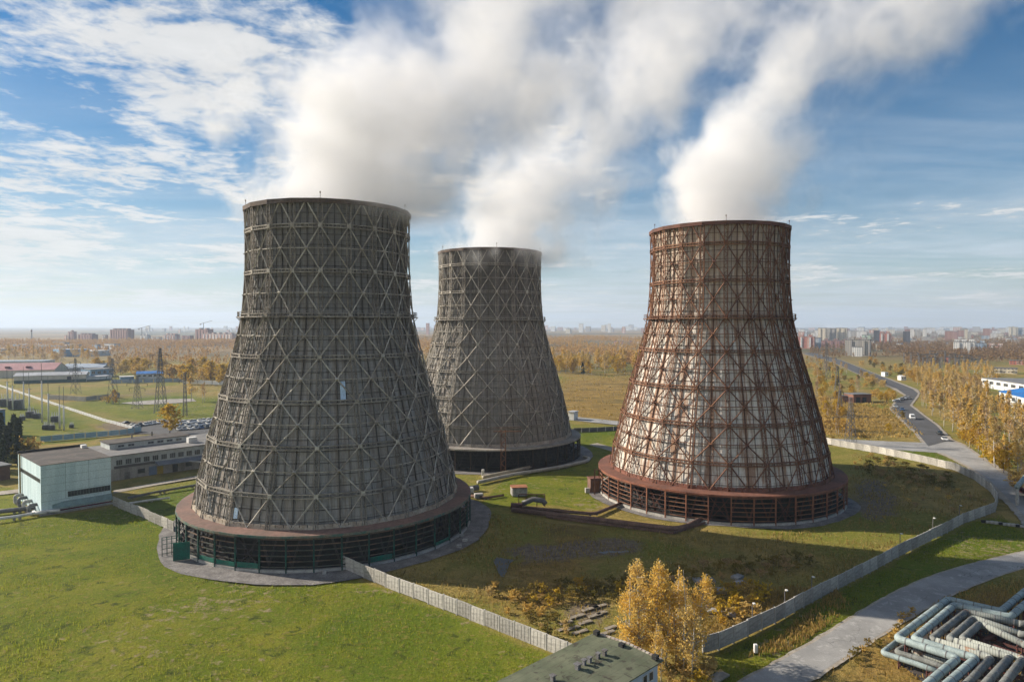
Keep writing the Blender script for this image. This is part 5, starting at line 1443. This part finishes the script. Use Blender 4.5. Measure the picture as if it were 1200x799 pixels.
plant([MAPLE[1], MIDB[1]], scatter([(1180, 560), (1215, 575), (1240, 610), (1212, 592)], 8, 4, 12), .6, .8, 'olive tree beside the teal pipe at the right edge', 'trees at the right edge')
p = gp(1042, 507); MAPLE[0].put((p.x, p.y, 0), 0, .42, 'small bright yellow tree alone on the meadow before the junction')
p = gp(1056, 489); MAPLE[2].put((p.x, p.y, 0), 0, .45, 'small olive tree on the left verge opposite the white van')
# between the towers
plant([MIDB[0], MIDB[2], MIDB[3], MAPLE[0]], scatter([(630, 436), (640, 428), (770, 428), (775, 440), (700, 441)], 75, 5, 13), 1.15, 1.5, 'amber birch in the row behind the golden meadow between the towers', 'birch row between the towers')
plant([MIDB[0], MAPLE[1]], scatter([(480, 440), (480, 420), (520, 420), (520, 470)], 14, 8, 14), .8, 1.1, 'amber tree in the gap between the two grey towers', 'trees between the grey towers')
p = gp(683, 439); SPRUCE[0].put((p.x, p.y, 0), 0, 1.0, 'single dark spruce in the birch row between the towers')
# left
p = gp(199, 508); MAPLE[0].put((p.x, p.y, 0), .4, (1.5, 1.5, 1.28), 'big golden yellow tree at the car park behind the workshop')
plant([MAPLE[1], MAPLE[0]], scatter([(196, 449), (204, 440), (290, 440), (300, 452), (250, 453)], 26, 7, 15), 1.4, 1.8, 'large golden tree in the row by the white block wall', 'large golden trees beyond the left meadow')
for px, py, s, lab in ((224, 470, 1.25, 'pale gold birch beside the slender pole on the left'), (238, 472, .95, 'thin rusty birch right of the pale gold one')):
    p = gp(px, py); MIDB[1 if s < 1 else 0].put((p.x, p.y, 0), 0, s, lab)
plant([MAPLE[0], MAPLE[1]], scatter([(120, 472), (124, 466), (140, 466), (146, 474), (134, 476)], 5, 3, 16), .4, .6, 'low yellow tree at the foot of the dark pylon', 'low trees at the pylon foot')
plant([MAPLE[1], MAPLE[0], MIDB[1]], scatter([(100, 437), (104, 430), (196, 430), (196, 441), (140, 440)], 30, 10, 17), 1.0, 1.5, 'amber tree between the halls and the tall pylon', 'amber trees around the left halls')
plant([MIDB[1], MAPLE[1], MIDB[0]], scatter([(-60, 427), (-60, 417), (104, 417), (120, 426), (60, 427)], 52, 11, 18), 1.0, 1.4, 'rusty tree in the belt behind the pink roofed hall', 'rusty tree belt at the left')
plant([SPRUCE[0]], scatter([(-30, 556), (-30, 522), (22, 524), (26, 540), (14, 556)], 24, 3.0, 19), .8, 1.2, 'dark spruce in the dark grove left of the teal building', 'dark grove at the left edge')
for px, py, s, k, lab in ((38, 541, 1.1, 1, 'orange tree behind the back of the teal building'), (27, 543, .95, 2, 'brownish tree between the dark grove and the orange one'), (54, 538, .5, 2, 'little dark tree right of the orange one')):
    p = gp(px, py); MAPLE[k].put((p.x, p.y, 0), 0, s, lab)

# shrubs in the yard
plant([BUSH[0], BUSH[0], BUSH[1]], scatter([(612, 700), (640, 690), (690, 688), (740, 686), (742, 702), (690, 704), (640, 712)], 40, 2.0, 30), .6, 1.1, 'olive bush in the dark hedge like band across the weedy yard', 'bushes in the band across the yard')
plant([BUSH[0], BUSH[3]], scatter([(560, 690), (590, 686), (660, 725), (680, 745), (640, 745), (600, 725)], 20, 2.2, 31), .4, .8, 'low weedy bush behind the sunlit white fence', 'weedy bushes behind the white fence')
plant([BUSH[1], BUSH[3]], scatter([(826, 712), (832, 694), (876, 684), (905, 694), (880, 725), (850, 735)], 34, 1.8, 32), .45, .95, 'yellow bush among the pale slabs right of the birches', 'yellow bushes among the slabs')
plant([BUSH[0], BUSH[2]], scatter([(760, 684), (800, 668), (900, 655), (960, 655), (950, 668), (860, 680), (800, 688)], 46, 2.6, 33), .5, 1.0, 'olive bush in the shaded strip before the red tower', 'bushes before the red tower')
plant([BUSH[0], BUSH[2]], scatter([(1000, 548), (1040, 540), (1120, 560), (1110, 574), (1040, 568)], 40, 3.0, 34), .5, 1.1, 'dark bush on the rough ground right of the red tower', 'dark bushes right of the red tower')
plant([BUSH[3], BUSH[2]], scatter([(985, 540), (1020, 533), (1150, 572), (1158, 588), (1120, 600), (1060, 600), (1010, 560)], 36, 3.5, 35), .35, .7, 'tawny bush in the yellow grass inside the fence bend', 'tawny bushes inside the fence bend')
plant([BUSH[3], BUSH[0]], scatter([(1000, 770), (1036, 740), (1070, 715), (1020, 775), (1010, 798)], 14, 1.5, 36), .3, .55, 'small tawny bush between the road and the pipe yard', 'bushes beside the pipe yard')
plant([BUSH[3], BUSH[1]], scatter([(782, 786), (800, 770), (845, 785), (830, 806), (790, 815)], 12, 1.4, 37), .5, .9, 'yellow bush under the birch clump', 'bushes under the birch clump')

# far woods: nobody could count these
def forest(name, label, boxes, n, seed, mats):
    g = np.random.default_rng(seed)
    allV, k = [], 0
    for (px0, px1, py0, py1, wt, h0) in boxes:
        m = int(n * wt)
        y0, y1 = depth_of(py1), depth_of(py0)
        y = np.sqrt(g.uniform(y0 ** 2, y1 ** 2, m)); x = (g.uniform(px0, px1, m) - 600) / F * y
        keep = np.array([mnoise.noise((a * .006, b * .0035, seed)) + .3 * mnoise.noise((a * .03, b * .03, seed)) for a, b in zip(x, y)]) > -.10
        x, y = x[keep], y[keep]
        h = h0 * g.uniform(.65, 1.2, len(x))
        nl = 26
        f = g.uniform(.18, 1, (len(x), nl))
        sp = (h * .20)[:, None] * np.sin(np.pi * (.15 + .8 * f)) ** .7
        a = g.uniform(0, 2 * np.pi, f.shape); rr_ = np.sqrt(g.uniform(0, 1, f.shape))
        c = np.stack([x[:, None] + sp * rr_ * np.cos(a), y[:, None] + sp * rr_ * np.sin(a), h[:, None] * f], -1).reshape(-1, 3)
        allV.append(c)
    c = np.concatenate(allV)
    V, Q = cards(c, 1.0, 0, g)
    return tag(link(name, np_mesh(name, V, Q, mats)), label, None, None, 'stuff')
MT['far_leaf'] = foliage('far_leaves', (0.66, 0.42, 0.11), (0.44, 0.26, 0.08), (0.3, 0.15, 0.04))
MT['far_leaf2'] = foliage('far_dull_leaves', (0.38, 0.22, 0.08), (0.22, 0.14, 0.07), (0.2, 0.12, 0.05))
forest('woods', 'band of amber autumn woods before the apartment blocks at the left', ((-60, 300, 402.3, 406.5, .42, 14), (-60, 300, 406.5, 410, .05, 12), (-60, 110, 409, 417, .05, 12), (110, 300, 410, 417, .02, 11), (140, 300, 418, 430, .02, 10)), 9000, 51, MT['far_leaf'])
forest('woods', 'wide russet woods far behind the golden meadow between the towers', ((470, 790, 396.5, 408, .55, 14), (470, 790, 408, 418, .13, 12), (620, 790, 424, 428, .12, 15)), 9000, 52, MT['far_leaf'])
forest('woods', 'dull woods between the city blocks at the right', ((920, 1210, 390, 404, .34, 11), (985, 1215, 404, 416, .32, 13), (1060, 1215, 414, 436, .13, 11), (950, 1060, 406, 420, .08, 10)), 6500, 53, MT['far_leaf2'])
# ---------------------------------------------------------------- the towns on the horizon
def facade(name, wall, band, win, sx=3.2, sz=3.0):
    """Painted panel facade: floors and bays of windows are the pattern of its material."""
    g = NG(name)
    sp = g.n('ShaderNodeSeparateXYZ'); g.l(g.obj, sp.inputs[0])
    h = g.M('ADD', sp.outputs[0], sp.outputs[1])
    fx = g.M('FRACT', g.M('DIVIDE', h, sx)); fz = g.M('FRACT', g.M('DIVIDE', sp.outputs[2], sz))
    w = g.M('MULTIPLY', g.M('MULTIPLY', g.M('GREATER_THAN', fx, .3), g.M('LESS_THAN', fx, .75)), g.M('MULTIPLY', g.M('GREATER_THAN', fz, .3), g.M('LESS_THAN', fz, .8)))
    strip = g.M('GREATER_THAN', g.M('FRACT', g.M('DIVIDE', h, sx * 4.0)), 0.55)
    col = g.mix(strip, wall, band)
    col = g.mix(w, col, win)
    return g.done(col, 0.8)
FC = {'pink': facade('pink_facade', (.50, .27, .21), (.62, .50, .43), (.12, .10, .10)), 'brown': facade('brown_facade', (.31, .155, .115), (.38, .21, .165), (.09, .08, .09)), 'mauve': facade('mauve_facade', (.34, .18, .155), (.27, .15, .14), (.10, .09, .10)),
      'white': facade('white_facade', (.66, .65, .62), (.56, .56, .55), (.20, .22, .25)), 'cream': facade('cream_facade', (.60, .54, .42), (.50, .45, .36), (.22, .21, .2)), 'red': facade('red_facade', (.42, .15, .11), (.50, .30, .24), (.12, .1, .1)),
      'grey': facade('grey_facade', (.36, .34, .31), (.31, .29, .27), (.13, .13, .14)), 'dark': facade('dark_facade', (.07, .075, .09), (.10, .10, .12), (.04, .045, .05)), 'blue': facade('blue_facade', (.25, .32, .42), (.42, .46, .5), (.1, .12, .15)),
      'green': facade('green_facade', (.36, .46, .38), (.48, .54, .48), (.14, .15, .15))}
roofm = pm('block_roof', (.20, .19, .19), (.14, .135, .135), .05)
def block(label, px0, px1, ytop, ybase, col, dep=16, group=None, parts=True, penthouse=0, cat='apartment block', name='apartment_block'):
    a = gp(px0, ybase); D = a.y
    W0 = (px1 - px0) * D / F * 1.1; dep = min(dep, W0 * .3); w = (W0 - dep * math.sin(.6)) / math.cos(.6); h = HC + (381 - ytop) / F * D
    h = max(h, 5)
    r = thing(name, label, cat, (a.x + 0.0, a.y + dep * 0, 0), -0.6, group)
    MB().box2(0, w, 0, dep, -1, h).build('wall', FC[col], r)
    rf = MB().box2(-.3, w + .3, -.3, dep + .3, h, h + 1.0).build('roof', roofm, r)
    for i in range(penthouse):
        x = w * (i + .5) / penthouse
        MB().box((x, dep / 2, h + 2.6), (min(8, w * .3), dep * .5, 3.2)).build('stair_head', FC[col], rf)
    if parts and w > 20:
        n = max(2, int(w // 14)); mb = None
        for i in range(n):
            x = w * (i + .5) / n
            MB().box2(x - 1.6, x + 1.6, -1.3, -.01, 2.5, h - 1).build('balcony_column', FC['white' if col in ('pink', 'red', 'white') else col], r)
    return r
for a in ((('brown brick tower block at the left end of the apartment row'), 80, 91.5, 388.8, 401, 'mauve', 22, None, True, 1), ('narrow pinkish block beside the leftmost tower block', 75.5, 79.5, 393, 401, 'pink', 18), ('long mauve brick block, lower, right of the leftmost tower', 91.5, 120, 392, 401.2, 'mauve', 18, None, True, 4),
          ('pinkish end of the long mauve block', 120, 127.5, 392.6, 401.2, 'pink', 18), ('tall brown twin apartment block in the left row', 129, 163, 386.5, 401, 'brown', 20, None, True, 4), ('white low block right of the brown twin block', 164.5, 178, 393, 401, 'white', 18, None, True, 2),
          ('white smaller block at the foot of the crane', 178, 191, 395, 401, 'white', 18), ('pink and white striped block in the left row', 192, 213, 392.4, 401, 'pink', 18, None, True, 3), ('purple brown block behind the striped one', 213, 228, 393.4, 401, 'mauve', 18),
          ('tall brown block under construction with a crane', 229, 251.5, 386, 401, 'brown', 22, None, True, 2), ('long pink and white striped block beside the near tower', 237.5, 285, 391.3, 401.8, 'pink', 18, None, True, 5)):
    block(*a)
for px, py0, py1, lab in ((165.5, 401, 384, 'thin tower crane over the white blocks'), (238, 401, 378.5, 'tower crane above the tall brown block'), (36, 401, 386, 'grey chimney mast standing alone at the far left')):
    p = gp(px, py0); h = HC + (381 - py1) / F * p.y
    r = thing('tower_crane' if 'crane' in lab else 'chimney', lab, 'crane' if 'crane' in lab else 'chimney', (p.x, p.y + 4, 0))
    if 'crane' in lab:
        MB().beam((0, 0, 0), (0, 0, h), 1.3).build('mast', MT['steel'], r)
        MB().beam((-11, 0, h - 3), (24, 4, h + 7), 1.0).build('jib', MT['steel'], r); MB().box((-9, 0, h - 4), (4, 2, 3)).build('counterweight', MT['concrete'], r)
    else:
        MB().tube([(0, 0, 0), (0, 0, h)], [2.6, 1.7], 10).build('stack', MT['concrete'], r); MB().tube([(0, 0, h - 6), (0, 0, h - 3)], 1.95, 10).build('band', maroon, r)
G = 'named blocks of the right town'
for a in (('rounded red apartment block next to the red tower', 934, 951, 394.5, 408, 'red', 24, None, True, 2), ('blue grey block right of the rounded red one', 951.5, 960, 396, 408, 'blue', 18), ('cream tall slab block, leftmost of the pair behind the red block', 958.5, 967.5, 384.5, 400, 'cream', 16),
          ('grey green slab block between the two cream ones', 970, 978, 385, 400, 'grey', 16), ('cream tall slab block, rightmost of the pair', 979.5, 990, 384.5, 400, 'cream', 16), ('long brown five storey block before the cream slabs', 962, 990, 399, 407, 'mauve', 16, None, True, 3),
          ('big beige grey block by the far end of the road', 990, 1014, 398.2, 416.5, 'grey', 24, None, True, 2), ('small white block at the foot of the beige grey one', 998.5, 1008, 406.5, 417.5, 'white', 14), ('pale green hall right of the beige grey block', 1010, 1020, 392.5, 405, 'green', 20),
          ('white block below the pale green hall', 1014, 1022, 399.5, 407, 'white', 16), ('dark glass tower beside the red tower block', 1023.5, 1029, 387.5, 406, 'dark', 16), ('red brick tower block in the right town', 1029.5, 1041, 390.5, 405.5, 'red', 20, None, True, 2),
          ('long white low hall right of the red brick tower block', 1036, 1048, 400, 405.5, 'white', 30), ('black tower block standing alone in the right town', 1058, 1064.5, 388.5, 406, 'dark', 16), ('pale yellow block behind the black tower block', 1065, 1072, 388, 394, 'cream', 16),
          ('big white apartment block with purple stripes in the right town', 1117, 1136, 400.5, 414.5, 'white', 22, None, True, 3), ('white wing of the big striped block', 1136, 1151, 402, 414, 'blue', 20, None, True, 2), ('orange pink block right of the big striped one', 1157, 1172, 405, 412, 'pink', 18, None, True, 2),
          ('red brown block at the end of the orange pink one', 1172, 1179, 407, 412.5, 'red', 18), ('tan tower block at the right edge of the town', 1182, 1190, 383.5, 394, 'cream', 20, None, True, 1), ('dark blue side of the tan tower block', 1190, 1196, 384, 394, 'blue', 20), ('pink tower block cut by the right edge', 1196.5, 1206, 384, 393.5, 'pink', 20),
          ('brick pump house with a rounded cupola by the substation', 1106.5, 1111, 418, 425, 'red', 12), ('maroon long roofed hall right of the substation', 1183, 1197, 422.5, 427, 'red', 14), ('cream wall like hall before the maroon one', 1162, 1184, 431.5, 437, 'cream', 8)):
    block(*a)
cg = random.Random(77)
cols = ['white', 'white', 'cream', 'grey', 'grey', 'pink', 'mauve', 'blue', 'white', 'brown', 'white', 'cream']
word = {'white': 'white', 'cream': 'cream', 'grey': 'grey', 'pink': 'pink', 'mauve': 'mauve', 'blue': 'blue grey', 'red': 'red', 'brown': 'brown'}
def town(n, x0, x1, y0, y1, hh, where, group, wpx, noun='block'):
    for i in range(n):
        yb = y0 + (y1 - y0) * cg.random() ** 1.3; px = cg.uniform(x0, x1)
        D = depth_of(yb); h = cg.choice(hh); c = cg.choice(cols)
        yt = 381 - (h - HC) * F / D
        block(f'small {word[c]} {noun} {where}', px, px + cg.uniform(*wpx), yt, yb, c, 14, f'small {word[c]} {noun}s {where}', False, 0, 'apartment block' if noun == 'block' else noun, 'apartment_block' if noun == 'block' else noun)
town(142, 926, 1206, 386.5, 399, (9, 12, 15, 18, 24, 24, 27, 30, 36), 'in the hazy town right of the red tower', 'town', (2.2, 8))
town(95, 1000, 1206, 396, 411, (5, 6, 8, 9, 12), 'among the trees before the right town', 'town', (2.5, 8), 'house')
town(64, 478, 762, 385.5, 392, (24, 27, 30, 50, 40, 60), 'in the hazy town between the towers', 'town', (2, 6))
town(10, 690, 770, 402, 412, (5, 6, 8), 'in the village beyond the meadow', 'town', (2, 5))
town(16, -25, 128, 404, 416, (7, 8, 10, 11), 'among the autumn trees at the far left', 'town', (8, 22), 'shed')
town(16, 150, 300, 386.5, 391, (20, 24, 30, 40), 'on the hazy horizon behind the left apartment row', 'town', (2, 6))
# ---------------------------------------------------------------- steam
LEE = 0.42
def steam_material(name, prof, z0, z1, rng, dens, seed, scale):
    """Density from the height above the rim: the plume's axis bends with the wind, its edge is torn by turbulence."""
    m = bpy.data.materials.new(name)
    m.use_nodes = True
    nt = m.node_tree
    nt.nodes.clear()
    N, L = nt.nodes.new, nt.links.new
    out = N('ShaderNodeOutputMaterial')
    vol = N('ShaderNodeVolumePrincipled')
    vol.inputs['Color'].default_value = (0.945, 0.945, 0.955, 1)
    vol.inputs['Anisotropy'].default_value = 0.0
    L(vol.outputs[0], out.inputs['Volume'])
    tc = N('ShaderNodeTexCoord')
    sep = N('ShaderNodeSeparateXYZ')
    L(tc.outputs['Object'], sep.inputs[0])

    def M(op, a, b=None, c=None, clamp=False):
        n = N('ShaderNodeMath'); n.operation = op; n.use_clamp = clamp
        for i, v in enumerate((a, b, c)):
            if v is None: continue
            if isinstance(v, (int, float)): n.inputs[i].default_value = v
            else: L(v, n.inputs[i])
        return n.outputs[0]
    t = M('DIVIDE', M('SUBTRACT', sep.outputs[2], z0), z1 - z0, clamp=True)

    def curve(k):
        n = N('ShaderNodeFloatCurve')
        cm = n.mapping; cu = cm.curves[0]
        pts = [((z - z0) / (z1 - z0), p / rng + (0.5 if k < 2 else 0)) for z, p in ((q[0], q[1 + k]) for q in prof)]
        while len(cu.points) < len(pts): cu.points.new(0.5, 0.5)
        for cp, p in zip(cu.points, pts): cp.location = p
        cm.update()
        L(t, n.inputs['Value'])
        v = n.outputs[0]
        return M('MULTIPLY', M('SUBTRACT', v, 0.5) if k < 2 else v, rng)
    ax, ay, rr = curve(0), curve(1), curve(2)
    no = N('ShaderNodeTexNoise'); no.noise_dimensions = '4D'
    no.inputs['W'].default_value = seed
    no.inputs['Scale'].default_value = scale
    no.inputs['Detail'].default_value = 3.0
    no.inputs['Roughness'].default_value = 0.56
    no.inputs['Distortion'].default_value = 0.35
    L(tc.outputs['Object'], no.inputs['Vector'])
    n2 = N('ShaderNodeTexNoise'); n2.noise_dimensions = '4D'
    n2.inputs['W'].default_value = seed + 3.3
    n2.inputs['Scale'].default_value = scale * 2.9; n2.inputs['Detail'].default_value = 4.0; n2.inputs['Roughness'].default_value = 0.6; n2.inputs['Distortion'].default_value = 0.6
    L(tc.outputs['Object'], n2.inputs['Vector'])
    nz_ = M('ADD', M('MULTIPLY', no.outputs[0], 0.54), M('MULTIPLY', n2.outputs[0], 0.46))
    dx0 = M('SUBTRACT', sep.outputs[0], ax)
    lee = M('DIVIDE', M('MAXIMUM', dx0, 0.0), rr)               # the side the wind blows to is drawn out and thin
    dx = M('SUBTRACT', dx0, M('MULTIPLY', M('MAXIMUM', dx0, 0.0), LEE)); dy = M('SUBTRACT', sep.outputs[1], ay)
    d = M('SQRT', M('ADD', M('MULTIPLY', dx, dx), M('MULTIPLY', dy, dy)))
    q = M('SUBTRACT', 1.0, M('DIVIDE', d, rr))                   # 1 on the axis, 0 on the hull
    amp = M('MULTIPLY_ADD', t, 1.6, 2.0)
    e = M('SUBTRACT', q, M('MULTIPLY', M('SUBTRACT', nz_, 0.32), amp))
    mr = N('ShaderNodeMapRange'); mr.interpolation_type = 'SMOOTHSTEP'
    L(e, mr.inputs[0]); mr.inputs[1].default_value = 0.0
    L(M('ADD', M('MULTIPLY_ADD', t, 0.62, 0.17), M('MULTIPLY', lee, 0.55)), mr.inputs[2])
    edge = N('ShaderNodeMapRange'); L(q, edge.inputs[0]); edge.inputs[2].default_value = 0.12
    fade = M('MULTIPLY_ADD', t, -0.72, 1.0)
    foot = N('ShaderNodeMapRange'); L(t, foot.inputs[0]); foot.inputs[2].default_value = 0.06
    dn = M('MULTIPLY', M('MULTIPLY', M('MULTIPLY', M('MULTIPLY', mr.outputs[0], edge.outputs[0]), fade), foot.outputs[0]), dens)
    L(dn, vol.inputs['Density'])
    return m

def steam(label, x, y, prof, dens, seed, scale=0.05):
    z0, z1 = prof[0][0], prof[-1][0]
    rng = 2.2 * max(max(abs(v) for v in q[1:]) for q in prof)
    me = bpy.data.meshes.new('steam_plume')
    nseg, nz = 28, 22
    V, Fc = [], []
    zs = [q[0] for q in prof]
    for i in range(nz + 1):
        z = z0 + (z1 - z0) * i / nz
        a, b, r = (np.interp(z, zs, [q[k] for q in prof]) for k in (1, 2, 3))
        r *= 1.04
        for j in range(nseg):
            th = 2 * math.pi * j / nseg
            V.append((a + r * math.cos(th) / (1 - LEE if math.cos(th) > 0 else 1), b + r * math.sin(th), z))
    for i in range(nz):
        for j in range(nseg):
            k = (j + 1) % nseg
            Fc.append((i * nseg + j, i * nseg + k, (i + 1) * nseg + k, (i + 1) * nseg + j))
    Fc.append(tuple(range(nseg))[::-1]); Fc.append(tuple(nz * nseg + j for j in range(nseg)))
    me.from_pydata(V, [], Fc); me.update()
    me.materials.append(steam_material('steam', prof, z0, z1, rng, dens, seed, scale))
    o = bpy.data.objects.new('steam_plume', me)
    COL.objects.link(o)
    o.location = (x, y, 0)
    o['label'] = label; o['category'] = 'steam'; o['group'] = 'steam plumes over the towers'
    return o
# height, axis offset x, y, radius
T = [(D * math.sin(math.radians(a)), D * math.cos(math.radians(a))) for D, a in ((177.7, -14.93), (267, -1.84), (213, 16.78))]
steam('white steam plume billowing from the nearest grey tower', *T[0],
      [(73, -1, -1, 29), (79, 0, -1.5, 40), (88, 4, -2, 47), (97, 11, -4, 53), (115, 29, -7, 66), (131, 46, -12, 82), (155, 68, -20, 104)], 0.12, 1.3, 0.034)
steam('thin steam plume leaning right from the middle tower', *T[1],
      [(69, 0, -4, 28), (76, 0, -4, 37), (84, 3, -3, 39), (95, 9, 0, 42), (111, 21, -3, 54), (128, 36, -8, 66), (145, 54, -13, 76), (170, 82, -20, 82), (195, 106, -28, 92)], 0.075, 4.1, 0.036)
steam('white steam plume bending right from the rust red tower', *T[2],
      [(74, 0, 0, 22), (82, 0, 0, 29), (93, 0, -1, 34), (103, 3, -2, 34), (114, 11, -4, 36), (127, 27, -8, 42), (138, 42, -13, 52), (150, 58, -18, 62), (172, 86, -26, 76)], 0.11, 7.7, 0.038)
# ---------------------------------------------------------------- grass, then the air
def blades(name, label, polys, n, hgt, wid, mats, seed, avoid=()):
    g = np.random.default_rng(seed)
    V, Q = [], []
    for pl in polys:
        xs, ys = [p[0] for p in pl], [p[1] for p in pl]
        m = int(n)
        x = g.uniform(min(xs), max(xs), m); y = g.uniform(max(45, min(ys)), max(ys), m)
        k = in_poly(x, y, pl)
        for a in avoid: k &= ~in_poly(x, y, a)
        for D, th in ((177.7, -14.93), (267, -1.84), (213, 16.78)):
            k &= np.hypot(x - D * math.sin(R(th)), y - D * math.cos(R(th))) > 40
        cl = np.array([mnoise.noise((a * .09, b * .09, seed)) for a, b in zip(x, y)])
        k &= cl > g.uniform(-.55, .45, m)
        x, y = x[k], y[k]
        V.append(np.stack([x, y, np.zeros(len(x))], -1))
    c = np.concatenate(V); n = len(c)
    h = hgt * g.uniform(.5, 1.5, n); a = g.uniform(0, np.pi, n); w = wid * g.uniform(.6, 1.4, n)
    u = np.stack([np.cos(a) * w, np.sin(a) * w, np.zeros(n)], -1)
    top = c + np.stack([g.normal(size=n) * h * .35, g.normal(size=n) * h * .35, h], -1)
    c[:, 2] -= .25
    W_ = np.stack([c - u, c + u, top + u * .6, top - u * .6], 1).reshape(-1, 3)
    return tag(link(name, np_mesh(name, W_, np.arange(4 * n).reshape(n, 4), mats)), label, None, None, 'stuff')
grass_d = foliage('dry_grass', (0.38, 0.265, 0.085), (0.22, 0.17, 0.045), (0.2, 0.12, 0.04), .45)
grass_y = foliage('yellow_grass', (0.46, 0.31, 0.09), (0.28, 0.19, 0.05), (0.2, 0.12, 0.04), .45)
grass_g = foliage('green_grass', (0.25, 0.25, 0.035), (0.16, 0.20, 0.018), (0.3, 0.24, 0.05), .6)
YARD = P2((430, 675), (600, 738), (690, 775), (830, 760), (1010, 673), (1110, 621), (1160, 598), (1140, 566), (1000, 530), (985, 600), (700, 620), (560, 600))
blades('dry_grass', 'brown dry grass and weeds in the fenced yard', [YARD], 60000, .38, .10, grass_d, 61)
blades('yellow_grass', 'tawny grass by the pipe yard and among the slabs', GOLD[1:3] + GOLD[4:], 9000, .42, .09, grass_y, 62, [ROAD_NEAR_L + ROAD_NEAR_R[::-1]])
blades('green_grass', 'short green grass of the lawns', [LAWN, LAWN2], 90000, .11, .055, grass_g, 63, [ROAD_NEAR_L + ROAD_NEAR_R[::-1]])

FIELD = P2((950, 478), (1040, 470), (1085, 512), (1020, 515), (960, 512))
blades('yellow_grass', 'tall pale grass of the meadow right of the red tower', [FIELD, GOLD[0]], 9000, .6, .35, grass_y, 64)
hz = MB().box2(-15000, 15000, -1200, 15500, -1.4, 330)
hm = bpy.data.materials.new('haze'); hm.use_nodes = True
hn = hm.node_tree; hn.nodes.clear()
ho = hn.nodes.new('ShaderNodeOutputMaterial'); hv = hn.nodes.new('ShaderNodeVolumePrincipled')
hv.inputs['Color'].default_value = (0.66, 0.80, 1.0, 1)
hv.inputs['Density'].default_value = HAZE
hv.inputs['Anisotropy'].default_value = 0.2
hn.links.new(hv.outputs[0], ho.inputs['Volume'])
tag(hz.build('haze', hm), kind='stuff')
